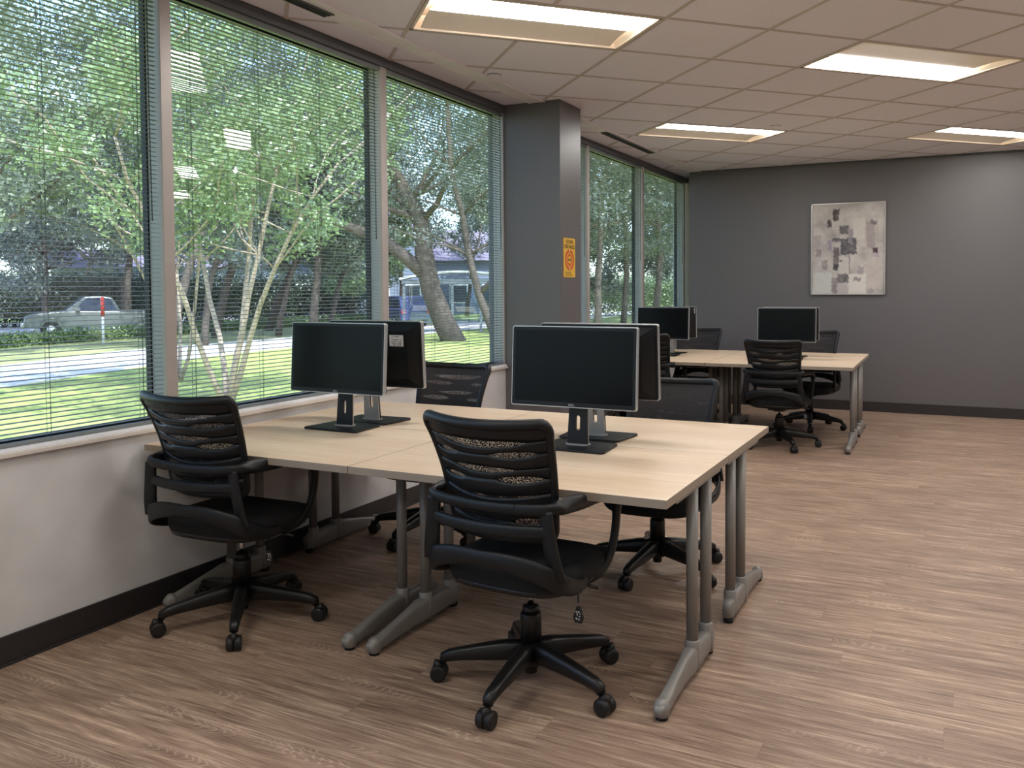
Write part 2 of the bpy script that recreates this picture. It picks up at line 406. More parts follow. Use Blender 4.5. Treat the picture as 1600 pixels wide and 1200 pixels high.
struct(MB().box(-2.98, XR, YF-.010, YF, .0, .112).build('baseboard_far', M_base, bevel=.002))
struct(MB().box(XR-.01, XR, YB, YF, .0, .112).build('baseboard_right', M_base))
# window sill
struct(MB().box(XG, XW+.022, YB, YE, SILL-.026, SILL-.008).build('trim_3', M_sillw, bevel=.003))
struct(MB().box(XG, XW+.012, YB, YE, SILL-.008, SILL+.006).build('trim_4', M_sill, bevel=.002))
# column by the windows
struct(MB().box(XG-.04, -2.713, 5.757, 6.145, 0, ZC).build('wall_column', M_wallg, bevel=.004))
struct(MB().box(XW, -2.703, 5.747, 6.155, 0, .112).build('baseboard_column', M_base, bevel=.002))
struct(MB().box(XG+.013, XW-.001, 5.742, 5.7565, SILL+.006, HEAD).build('trim_20', M_mull))
# ceiling: diagonal 2 ft grid of tiles, with openings for the light fittings
TS = .628; N0 = Vector((-1.847, 4.742)); A_ = Vector((.7071, .7071)); B_ = Vector((-.7071, .7071))
def node(a, b): return N0+A_*(a*TS)+B_*(b*TS)
LIGHTS = [(-2, -1), (2, -1), (2, 3), (6, 2), (6, -2), (2, -5), (-2, -5), (6, -6), (-6, -5), (10, -2), (-2, -9), (-6, -9)]
taken = {(a+i, b) for a, b in LIGHTS for i in (0, 1)}
def clip(bm):
    for co, no in (((XW, 0, 0), (-1, 0, 0)), ((XR, 0, 0), (1, 0, 0)), ((0, YB, 0), (0, -1, 0)), ((0, YE, 0), (0, 1, 0))):
        bmesh.ops.bisect_plane(bm, geom=bm.verts[:]+bm.edges[:]+bm.faces[:], plane_co=co, plane_no=no, clear_outer=True)
def built(bm, name, mat):
    me = bpy.data.meshes.new(name); bm.to_mesh(me); bm.free(); me.materials.append(mat)
    o = bpy.data.objects.new(name, me); C.objects.link(o); return o
bm = bmesh.new()
for a in range(-14, 22):
    for b in range(-16, 16):
        if (a, b) in taken: continue
        c = node(a+.5, b+.5)
        if c.x < XW-.7 or c.x > XR+.7 or c.y < YB-.7 or c.y > YE+.7: continue
        q = [node(a, b), node(a+1, b), node(a+1, b+1), node(a, b+1)]
        vs = [bm.verts.new((p.x, p.y, ZC)) for p in q]; bm.faces.new(vs[::-1])
clip(bm); struct(built(bm, 'ceiling', M_tile))
bm = bmesh.new()
def bar(p, q, w, z0, z1):
    d = (q-p).normalized(); s = Vector((-d.y, d.x))*w/2
    vs = [bm.verts.new((t.x, t.y, z)) for z in (z0, z1) for t in (p-s, q-s, q+s, p+s)]
    for f in ((0, 3, 2, 1), (4, 5, 6, 7), (0, 1, 5, 4), (1, 2, 6, 5), (2, 3, 7, 6), (3, 0, 4, 7)): bm.faces.new([vs[i] for i in f])
# tees run between nodes, leaving out the middle of each fitting
for a in range(-14, 22):
    for b in range(-16, 16):
        c = node(a, b)
        if c.x < XW-1 or c.x > XR+1 or c.y < YB-1 or c.y > YE+1: continue
        bar(node(a, b), node(a+1, b), .020, ZC-.004, ZC+.001)
        if not any((a == la+1 and b == lb) for la, lb in LIGHTS):
            bar(node(a, b), node(a, b+1), .020, ZC-.0042, ZC+.001)
clip(bm); struct(built(bm, 'ceiling_grid', M_tee))
# slot diffuser strip parallel to the windows
struct(MB().box(-2.962, -2.842, YB, YF, ZC-.009, ZC).box(-2.968, -2.962, YB, YF, ZC-.013, ZC).box(-2.842, -2.836, YB, YF, ZC-.013, ZC).build('trim_5', M_strip))
for n_, (y0, y1, xa, xb) in enumerate(((2.2, 3.46, -2.965, -2.905), (7.1, 8.42, -2.935, -2.875))):
    t = empty('ceiling_vent', ((xa+xb)/2, (y0+y1)/2, ZC-.009), 0, ('black slot air vent in the ceiling above the nearest windows', 'black slot air vent in the ceiling beyond the grey column')[n_], 'vent')
    hx, hy = (xb-xa)/2, (y1-y0)/2
    MB().box(-hx, hx, -hy, hy, -.004, 0).build('slot', M_black, t)
    m = MB()
    for sx in (-1, 1): m.box(sx*hx-.003, sx*hx+.003, -hy, hy, -.008, 0)
    m.box(-.0015, .0015, -hy, hy, -.007, 0)
    m.build('vane', M_trimd, t)
# ceiling light fittings
def light_fit(a, b, lab, flip, grp=None):
    c = node(a+1, b+.5)
    t = empty('ceiling_light', (c.x, c.y, ZC), PI/4+(PI if flip else 0), lab, 'ceiling light', grp)
    lw_ = .225 if flip else .285
    L, Wd, D = TS-.014, TS/2-.014, .075
    m = MB()          # housing: rim and white trough
    for x0, x1, y0, y1 in ((-L, L, -Wd, -Wd+.016), (-L, L, Wd-.016, Wd), (-L, -L+.016, -Wd, Wd), (L-.016, L, -Wd, Wd)):
        m.box(x0, x1, y0, y1, -.004, D)
    m.box(-L, L, -Wd, Wd, D, D+.01)
    m.build('housing', M_housing, t)
    # bright lens: shallow barrel over one side
    def lens(u, v):
        x = -L+.055+(2*L-.11)*u; yy = -Wd+.018+v*lw_
        return (x, yy, .016-.012*math.sin(v*PI))
    MB().grid(lens, 2, 14).build('diffuser', M_lamp, t, fixn=False)
    # curved reflector on the other side
    def refl(u, v):
        x = -L+.055+(2*L-.11)*u; yy = -Wd+.018+lw_+v*(2*Wd-.036-lw_)
        return (x, yy, .022-.017*v+.010*math.sin(v*PI))
    MB().grid(refl, 2, 12).build('reflector', M_refl, t, fixn=False)
    for s in (-1, 1):
        def endp(u, v, s=s):
            yy = -Wd+.016+(2*Wd-.032)*u
            return (s*(L-.016-.045*v*(.55+.45*math.sin(PI*u))), yy, .002+.060*v)
        MB().grid(endp, 10, 3).build('end_plate', M_housing, t, fixn=False)
    return t
LO = ['ceiling light just off the right edge, nearest the far grey wall', 'ceiling light off the right edge, above the open floor beside the near desks',
      'ceiling light directly above the near desks, over the top edge of the picture', 'ceiling light by the right-hand white wall, in the middle of its length',
      'ceiling light above the camera, next to the first window', 'ceiling light in the far right corner of the room',
      'ceiling light level with the camera on its right', 'ceiling light behind the camera']  # out of view, added for room light, save the one beside the first window
LL = {0: ('large lit ceiling light nearest the windows, cut by the top of the picture', False),
      1: ('lit ceiling light whose bright half faces the far wall', True),
      2: ('lit ceiling light beyond the grey column, near the far windows', False),
      3: ('lit ceiling light close to the far grey wall above the painting', False)}
for i, (a, b) in enumerate(LIGHTS):
    lab, fl = LL.get(i, ('', i % 2 == 0))
    if i > 3: lab = LO[i-4]
    light_fit(a, b, lab, fl)
# little ceiling fittings
for (x, y, lab) in ((-2.797, 4.92, 'round white sprinkler cover beside the slot strip'), (-1.471, 7.568, 'round sprinkler cover between the two far ceiling lights')):
    t = empty('sprinkler_cover', (x, y, ZC-.009), 0, lab, 'sprinkler')
    MB().lathe([(.043, .009), (.043, .003), (.038, 0), (.0, 0)], 24).build('plate', M_tile, t)
    MB().lathe([(.047, .009), (.047, .006), (.043, .006), (.043, .009)], 24).build('rim', M_trimd, t)

# ------------------------------------------------------------------ windows and blinds
MC = [-2.03, -.463, 1.104, 2.670, 4.245, 5.835, 7.400, 8.945, 10.50]  # leading bays are out of view, extended to let in daylight
MW = .030
for i, y in enumerate(MC):
    m = MB()
    m.box(XG+.012, XW, y-MW+.001, y+MW, SILL, HEAD, mis=[0, 0, 1, 0, 0, 0])
    struct(m.build('trim_%d' % (i+6), [M_mull, M_mulside], bevel=.002))
for i in range(len(MC)-1):
    y0, y1 = MC[i], MC[i+1]
    m = MB()      # black outer frame around the glass
    g = .005
    m.box(XG-.02, XG+.012, y0-.02, y0+MW+g, SILL, HEAD); m.box(XG-.02, XG+.012, y1-MW-g, y1+.02, SILL, HEAD)
    m.box(XG-.02, XG+.012, y0, y1, SILL, SILL+.025); m.box(XG-.02, XG+.012, y0, y1, HEAD-.02, HEAD)
    w = struct(m.build('window_%d' % (i+1), M_gask))
    MB().add([(XG-.004, y0+MW+.005, SILL+.02), (XG-.004, y1-MW-.005, SILL+.02), (XG-.004, y1-MW-g, HEAD-.01), (XG-.004, y0+MW+g, HEAD-.01)], [(0, 1, 2, 3)]).build('glass', M_glass, w)
XB = XW-.024        # blind plane
def blind(y0, y1, lab):
    yc, hw = (y0+y1)/2, (y1-y0)/2-MW-.006
    t = empty('window_blind', (XB, yc, SILL+.006), 0, lab, 'window blind')
    z0, z1 = .018, HEAD-SILL-.006-.034
    m = MB(); n = int((z1-z0)/.0198)
    for k in range(n):
        z = z0+.012+k*(z1-z0-.012)/n
        vs = []
        for yy in (-hw, hw):
            for (x, dz) in ((-.0125, -.0006), (0, .0011), (.0125, -.0006), (.0125, -.0012), (0, .0004), (-.0125, -.0012)):
                vs.append((x, yy, z+dz-x*.05))
        m.add(vs, [(0, 1, 7, 6), (1, 2, 8, 7), (2, 3, 9, 8), (3, 4, 10, 9), (4, 5, 11, 10), (5, 0, 6, 11)], 0, False)
    m.build('slats', M_slat, t, fixn=False)
    MB().rbox(-.013, .013, -hw, hw, 0, .016, .004, axis='y').build('bottom_rail', M_slat, t)
    MB().box(-.014, .014, -hw, hw, HEAD-SILL-.006-.032, HEAD-SILL-.007).build('headrail', M_slat, t, bevel=.002)
    m = MB()
    for f in (-.86, -.30, .30, .86):
        for dy, dx in ((0, .0135), (0, -.0135), (.008, 0)):
            m.box(dx-.0006, dx+.0006, f*hw+dy-.0006, f*hw+dy+.0006, .01, z1+.01)
    m.build('ladder_cord', M_cord, t)
    MB().sweep([(.020, hw*.93, z1), (.021, hw*.93, z1-.6), (.021, hw*.935, z1-1.02)], .0026, n=6).build('tilt_wand', M_cord, t)
    return t
BL = ['open grey venetian blind on the window at the left edge of the picture',
      'open grey venetian blind between the two light window posts, behind the left monitors',
      'open grey venetian blind on the window just before the grey column',
      'open grey venetian blind mostly hidden behind the grey column',
      'open grey venetian blind on the first window beyond the grey column',
      'open grey venetian blind on the last window, next to the far grey wall']
for k, i in enumerate((2, 3, 4, 5, 6, 7)):
    blind(MC[i], MC[i+1] if i != 4 else 5.757+MW, BL[k])

# ------------------------------------------------------------------ desks
def leg_frame(parent, x, ys, sgn, zt):
    """x, seam y and the direction (sgn) in which the long foot points"""
    s1, s2, toe, rear = .19, .37, .745, .13
    Y = lambda s: ys+sgn*s
    m = MB()
    m.sweep([(x, Y(rear), .055), (x, Y(rear+.04), .058), (x, Y(s2), .062), (x, Y(s2+.05), .064), (x, Y(s2+.10), .060), (x, Y(.60), .046), (x, Y(toe-.07), .037), (x, Y(toe-.012), .034), (x, Y(toe), .030)],
            [(.018, .030), (.025, .042), (.025, .046), (.025, .048), (.018, .043), (.018, .031), (.021, .024), (.021, .020), (.015, .014)], side=(1, 0, 0), n=20, power=4.)
    for s in (s1, s2): m.lathe([(.028, .02), (.0285, .06), (.027, .125), (.0245, .13)], 20, (x, Y(s), 0))
    m.lathe([(.0, .066), (.014, .064), (.022, .056), (.026, .042), (.026, .014), (.022, .011)][::-1], 20, (x, Y(toe-.03), 0))
    f = m.build('leg_frame', M_leg, parent)
    for s in (s1, s2): MB().lathe([(.0215, .12), (.0215, zt)], 20, (x, Y(s), 0)).build('upright', M_leg, f)
    for s in (toe-.03, s1-.03): MB().lathe([(.020, 0), (.020, .014), (.014, .02)], 16, (x, Y(s), 0)).build('glide', M_black, f)
    MB().box(x-.022, x+.022, min(Y(.06), Y(.62)), max(Y(.06), Y(.62)), zt, zt+.022).build('top_bracket', M_leg, f)
    return f
ZT, TH = .731, .029
def desk(org, rz, x0, x1, y0, y1, seam, sgn, legs, lab, beam=True):
    t = empty('desk', org, rz, lab, 'desk')
    g = .0020
    MB().box(x0+g, x1-g, y0+g, y1-g, ZT-TH, ZT, mis=[2, 0, 1, 1, 1, 1]).build('worktop', [M_maple, M_edge, M_under], t, bevel=.0015)
    for lx in legs: leg_frame(t, lx, seam, sgn, ZT-TH-.022)
    ya = seam+sgn*.20
    MB().box(min(legs)+.03, max(legs)-.03, min(ya, ya+sgn*.03), max(ya, ya+sgn*.03), ZT-TH-.05, ZT-TH).build('beam', M_leg, t)
    return t
XD0, XDM, XD1 = -3.165, -2.062, -.812
org1 = (0, 0, 0)
for (x0, x1, legs, side) in ((XDM, XD1, (-2.0, -.853), 'R'), (XD0, XDM, (-3.10, -2.118), 'L')):
    desk(org1, 0, x0, x1, 2.492, 3.276, 3.276, -1, legs, 'nearest maple desk, in front, with the large dark monitor' if side == 'R' else 'maple desk in front by the windows, with the left monitor')
    desk(org1, 0, x0, x1, 3.276, 4.052, 3.276, 1, legs, 'maple desk of the near group on its far side, away from the windows' if side == 'R' else 'maple desk of the near group on its far side, against the window wall')
RZ2 = math.radians(.8)
org2 = (-.79, 8.09, 0)
for (x0, x1, legs, side) in ((-1.25, 0, (-1.20, -.045), 'R'), (-2.36, -1.25, (-2.30, -1.30), 'L')):
    desk(org2, RZ2, x0, x1, -.79, 0, 0, -1, legs, 'distant maple desk whose free end faces right, nearer side' if side == 'R' else 'distant maple desk near the far windows, nearer side')
    desk(org2, RZ2, x0, x1, 0, .80, 0, 1, legs, 'distant maple desk whose free end faces right, side by the grey wall' if side == 'R' else 'distant maple desk near the far windows, side by the grey wall')

# ------------------------------------------------------------------ office chair
def make_chair():
    t = empty('office_chair')
    hub = MB().lathe([(.022, .045), (.022, .07), (.040, .075), (.046, .10), (.044, .135), (.036, .155), (.034, .165)], 24).build('star_base', M_plastd, t)
    for k in range(5):
        a = math.radians(k*72); d = Vector((math.cos(a), math.sin(a), 0))
        q = lambda r, z: (d.x*r, d.y*r, z)
        side = (-d.y, d.x, 0)
        m = MB()
        m.sweep([q(.02, .122), (q(.08, .120)), q(.16, .111), q(.25, .099), q(.290, .092), q(.312, .083), q(.318, .066)],
                [(.029, .038), (.028, .036), (.025, .030), (.021, .023), (.020, .021), (.018, .019), (.016, .012)], side=side, n=12, power=3.)
        lg = m.build('base_leg', M_plastd, hub)
        m = MB()
        c = Vector(q(.330, .0290))
        ax = Vector(side); pd = d
        for s in (-1, 1):
            rot = Matrix.Translation(c+ax*s*.0145) @ ax.to_track_quat('Z', 'Y').to_matrix().to_4x4()
            m.lathe([(.017, -.0135), (.0255, -.0120), (.0288, -.007), (.0290, .009), (.0280, .0135), (.019, .0140)], 20, mat=rot)
        m.lathe([(.0085, 0), (.0085, .045)], 12, (d.x*.318, d.y*.318, .034))
        m.sweep([c+Vector((0, 0, .010)), c+Vector((0, 0, .026)), Vector(q(.318, .05))], [(.012, .028), (.022, .025), (.014, .015)], side=side, n=10)
        m.build('caster', M_caster, lg)
    MB().lathe([(.038, .155), (.037, .250), (.034, .258)], 24).lathe([(.029, .258), (.029, .280), (.020, .283)], 24).build('column_cover', M_plastd, t)
    MB().lathe([(.0115, .27), (.0115, .375)], 16).build('gas_piston', M_chrome, t)
    # mechanism and levers
    m = MB().box(-.075, .075, -.12, .11, .362, .398).box(-.04, .04, -.05, .05, .345, .365)
    me = m.build('tilt_mechanism', M_plastd, t, bevel=.006)
    MB().sweep([(.06, .03, .378), (.16, .03, .380), (.25, .03, .376)], [(.005), (.005), (.007)], n=8).build('lever', M_plastd, me)
    # seat
    def seat_ring(m, prof, ax, by, cy, n=40, pw=3.6):
        vs = []
        for sc, z, dz in prof:
            for j in range(n):
                a = 2*PI*j/n; c, q = math.cos(a), math.sin(a); e = 2/pw
                x = ax*sc*math.copysign(abs(c)**e, c); y = by*sc*math.copysign(abs(q)**e, q)
                vs.append((x, y+cy, z+dz*(abs(x)/ax)**2-.018*max(0, (y-by*.45)/(by*.55))**2))
        k = len(prof)
        fs = [(i*n+j, i*n+(j+1) % n, (i+1)*n+(j+1) % n, (i+1)*n+j) for i in range(k-1) for j in range(n)]
        fs += [tuple(range(n-1, -1, -1)), tuple((k-1)*n+j for j in range(n))]
        m.add(vs, fs, 0, True)
    m = MB(); seat_ring(m, [(.70, .398, 0), (.88, .400, 0), (.97, .412, .004), (1., .432, .006), (.995, .450, .008), (.95, .466, .010), (.82, .474, .010), (.5, .474, .006), (.2, .472, 0)], .248, .238, .0)
    m.build('seat', M_fabric, t)
    m = MB(); seat_ring(m, [(.55, .385, 0), (.80, .388, 0), (.93, .400, 0), (.95, .418, 0), (.90, .425, 0)], .250, .240, -.005)
    m.build('seat_shell', M_plastd, t)
    # rear carrier: rim, uprights, crossbar
    m = MB()
    def smooth(pts, k=6):
        out = []; n = len(pts); P_ = [Vector(p) for p in pts]
        for i in range(n-1):
            p0, p1, p2, p3 = P_[max(i-1, 0)], P_[i], P_[i+1], P_[min(i+2, n-1)]
            for j in range(k):
                u = j/k
                out.append(.5*((2*p1)+(-p0+p2)*u+(2*p0-5*p1+4*p2-p3)*u*u+(-p0+3*p1-3*p2+p3)*u**3))
        out.append(P_[-1]); return out
    rim = smooth([(-.235, -.04, .418), (-.256, -.13, .430), (-.255, -.215, .462), (-.212, -.268, .500), (-.11, -.296, .528), (0, -.303, .536), (.11, -.296, .528), (.212, -.268, .500), (.255, -.215, .462), (.256, -.13, .430), (.235, -.04, .418)])
    nr = len(rim)
    m.sweep(rim, [(.023+.012*math.sin(PI*min(1, 1.15*abs(2*i/(nr-1)-1))), .011) for i in range(nr)], side=(0, 0, 1), n=12, power=2.6)
    for s in (-1, 1):
        up = smooth([(s*.246, -.235, .478), (s*.236, -.250, .54), (s*.224, -.258, .62), (s*.216, -.262, .70)])
        nu_ = len(up)
        m.sweep(up, [(.031-.008*i/(nu_-1), .009) for i in range(nu_)], side=(1, -.15*s, 0), n=12, power=4)
    cb = smooth([(-.222, -.255, .632), (-.12, -.280, .628), (0, -.288, .626), (.12, -.280, .628), (.222, -.255, .632)])
    m.sweep(cb, (.021, .009), side=(0, 0, 1), n=10, power=3)
    m.build('back_carrier', M_plast, t)
    # arm loops joined by a band behind the back
    for s in (-1, 1):
        pa = smooth([(s*.10, -.284, .700), (s*.18, -.276, .704), (s*.228, -.255, .706), (s*.242, -.205, .706), (s*.250, -.10, .700), (s*.255, .01, .688), (s*.256, .10, .672), (s*.256, .150, .652),
                     (s*.255, .166, .612), (s*.253, .158, .54), (s*.250, .132, .475), (s*.240, .085, .425), (s*.215, .03, .402), (s*.15, .0, .396)], 5)
        n_ = len(pa); sz = []
        for i, p in enumerate(pa):
            f = i/(n_-1)
            if f < .2: w = (.018, .010)
            elif f < .34: w = (.020, .027)
            elif f < .60: w = (.024, .013)
            else: w = (.013, .016)
            sz.append(w)
        for _ in range(4):
            sz = [tuple((sz[max(i-1, 0)][c]+sz[i][c]+sz[min(i+1, n_-1)][c])/3 for c in (0, 1)) for i in range(n_)]
        # section: wide across on the pad, thin upright behind the back
        vs = []; N = 12; kk = len(pa)
        for i, p in enumerate(pa):
            tg = (pa[min(i+1, kk-1)]-pa[max(i-1, 0)]).normalized()
            f = i/(kk-1); w = min(1, max(0, (f-.16)/.12))
            sd = Vector((0, 0, 1)).lerp(Vector((s, .0, 0)), w)
            sd = (sd-tg*sd.dot(tg)).normalized(); nn = tg.cross(sd)
            for j in range(N):
                a = 2*PI*j/N; c, q = math.cos(a), math.sin(a); e = 2/3.
                vs.append(p+sd*sz[i][0]*math.copysign(abs(c)**e, c)+nn*sz[i][1]*math.copysign(abs(q)**e, q))
        fs = [(i*N+j, i*N+(j+1) % N, (i+1)*N+(j+1) % N, (i+1)*N+j) for i in range(kk-1) for j in range(N)]+[tuple(range(N-1, -1, -1)), tuple((kk-1)*N+j for j in range(N))]
        MB().add(vs, fs, 0, True).build('armrest', M_plast, t)
    band = smooth([(-.12, -.283, .702), (-.06, -.287, .700), (0, -.288, .699), (.06, -.287, .700), (.12, -.283, .702)])
    MB().sweep(band, (.017, .010), side=(0, 0, 1), n=12, power=3).build('arm_band', M_plast, t)
    # back rest
    Zs = [.585, .64, .70, .80, .90, .968]; Wz = [.194, .199, .205, .214, .227, .239]; Ys = [-.222, -.232, -.243, -.268, -.308, -.342]
    def surf(u, v, off=0.):
        z = .585+v*(.968-.585)
        w = np.interp(z, Zs, Wz); y = np.interp(z, Zs, Ys)
        # soften the interpolation kinks
        w = (w+np.interp(z-.03, Zs, Wz)+np.interp(z+.03, Zs, Wz))/3; y = (y+np.interp(z-.03, Zs, Ys)+np.interp(z+.03, Zs, Ys))/3
        return Vector((u*w, y+.060*u*u-off, z+.010*u*u*v-.0*u))
    m = MB()
    per = []
    r = .10
    K = 14
    for i in range(K+1): per.append((-1+2*i/K*(1), 0.0))
    def corner(cu, cv, su, sv, a0, a1):
        return [(cu+su*math.cos(a0+(a1-a0)*i/6)*1, cv+sv*math.sin(a0+(a1-a0)*i/6)) for i in range(7)]
    rv = .09; ru = .11
    per = [(-1+ru+(2-2*ru)*i/K, 0) for i in range(K+1)]+corner(1-ru, rv, ru, rv, -PI/2, 0)+[(1, rv+(1-2*rv)*i/K) for i in range(1, K)]
    per += corner(1-ru, 1-rv, ru, rv, 0, PI/2)+[(1-ru-(2-2*ru)*i/K, 1) for i in range(1, K)]+corner(-1+ru, 1-rv, ru, rv, PI/2, PI)
    per += [(-1, 1-rv-(1-2*rv)*i/K) for i in range(1, K)]+corner(-1+ru, rv, ru, rv, PI, 1.5*PI)
    pts = [surf(u, v) for u, v in per]
    # closed sweep
    N = 10; kk = len(pts); vs = []
    for i, p in enumerate(pts):
        tg = (pts[(i+1) % kk]-pts[i-1]).normalized(); sd = Vector((0, -1, 0)); sd = (sd-tg*sd.dot(tg)).normalized(); nn = tg.cross(sd)
        u, v = per[i]; top = max(0, (v-.85)/.15)
        for j in range(N):
            a = 2*PI*j/N; vs.append(p+sd*(.012+.004*top)*math.cos(a)+nn*(.015+.003*top)*math.sin(a))
    m.add(vs, [(i*N+j, i*N+(j+1) % N, ((i+1) % kk)*N+(j+1) % N, ((i+1) % kk)*N+j) for i in range(kk) for j in range(N)], 0, True)
    bf = m.build('backrest_frame', M_plast, t)
    # wavy ribs: the bands left between lens-shaped openings
    def B(u, a, b, h):
        c, r_ = (a+b)/2, (b-a)/2; q = 1-((u-c)/r_)**2
        return h*q**.7 if q > 0 else 0
    rows = [(.865, lambda u: -.035*(1-u*u), lambda u: B(u, -.80, .72, .036)),
            (.745, lambda u: -.012*(1-u*u)+.01*u, lambda u: max(B(u, -.92, -.45, .024), B(u, .12, .86, .030))),
            (.630, lambda u: -.030*(1-u*u), lambda u: B(u, -.62, .50, .028)),
            (.520, lambda u: -.006*(1-u*u)+.012*u, lambda u: max(B(u, -.90, -.42, .024), B(u, .16, .90, .033))),
            (.405, lambda u: -.045*(1-u*u), lambda u: B(u, -.85, .85, .012)),
            (.285, lambda u: -.030*(1-u*u), lambda u: max(B(u, -.85, -.2, .018), B(u, .0, .8, .016))),
            (.170, lambda u: -.020*(1-u*u), lambda u: max(B(u, -.7, .2, .018), B(u, .35, .9, .028)))]
    m = MB(); NU, NV = 48, 4
    def lowtop(k):
        top = (lambda u: 1.0) if k == 0 else (lambda u: rows[k-1][0]+rows[k-1][1](u)-rows[k-1][2](u))
        bot = (lambda u: .0) if k == len(rows) else (lambda u: rows[k][0]+rows[k][1](u)+rows[k][2](u))
        return top, bot
    for k in range(len(rows)+1):
        top, bot = lowtop(k)
        def fn(a, b, top=top, bot=bot):
            u = (-1+2*a)*.985; tt, bb = top(u), bot(u); v = bb+(tt-bb)*b
            return surf(u, min(.985, max(.012, v)), .003+.0035*math.sin(PI*b)**.5)
        m.grid(fn, NU, NV)
    m.build('backrest_ribs', M_plast, bf, solid=.004)
    MB().grid(lambda a, b: surf((-1+2*a)*.98, .015+.97*b, -.006), 30, 24).build('mesh_panel', M_mesh, t, fixn=False)
    # hang tag under the right rear of the seat
    tg = MB().sweep([(.242, -.10, .415), (.243, -.10, .365)], .0022, n=6).poly([(.232, .300), (.256, .300), (.262, .318), (.250, .352), (.238, .352), (.226, .318)], -.105, -.095, axis='y').build('height_lever_tag', M_plastd, t)
    m = MB()
    for (x, z, w, h) in ((.236, .335, .004, .004), (.244, .336, .006, .004), (.240, .325, .003, .010), (.247, .322, .006, .003), (.236, .312, .006, .005), (.246, .310, .004, .006), (.250, .330, .004, .003)):
        m.box(x, x+w, -.1055, -.105, z, z+h)
    m.build('tag_symbol', M_white, tg)
    return t
proto = make_chair()
CH = [  # x, y, facing (0 = away from camera), base turn, upper lift, label
    (-1.347, 2.600, -4, 199.5, .0, 'black mesh office chair in the centre foreground, back turned to us'),
    (-2.728, 2.612, 2, 238, .0, 'black mesh office chair at the left, close to the window wall'),
    (-2.690, 3.960, 180, 196, -.035, 'black mesh office chair behind the left monitors, facing us'),
    (-1.330, 3.930, 182, 118, -.065, 'black mesh office chair behind the large near monitor, facing us'),
    (-1.415, 7.500, -2, 302, -.035, 'black mesh office chair at the distant desks, back turned, under the right monitor'),
    (-1.330, 8.620, 180, 352, -.035, 'black mesh office chair between the distant desks and grey wall, by the free end'),
    (-2.520, 8.620, 183, 30, -.03, 'black mesh office chair at the distant desks, below the far windows, facing us'),
    (-2.560, 7.450, 0, 10, .0, 'black mesh office chair at the distant desks, half hidden behind the near monitors')]
BASE = {'star_base', 'column_cover', 'gas_piston'}
for i, (x, y, face, turn, lift, lab) in enumerate(CH):
    c = proto if i == 0 else copy_tree(proto)
    c.location = (x, y, 0); c.rotation_euler = (0, 0, math.radians(face))
    tag(c, lab, 'chair', 'office chairs around the desks')
    for ch in c.children:
        nm = ch.name.split('.')[0]
        if nm == 'star_base': ch.rotation_euler = (0, 0, math.radians(turn-face))
        elif nm not in BASE: ch.location = (0, 0, lift)

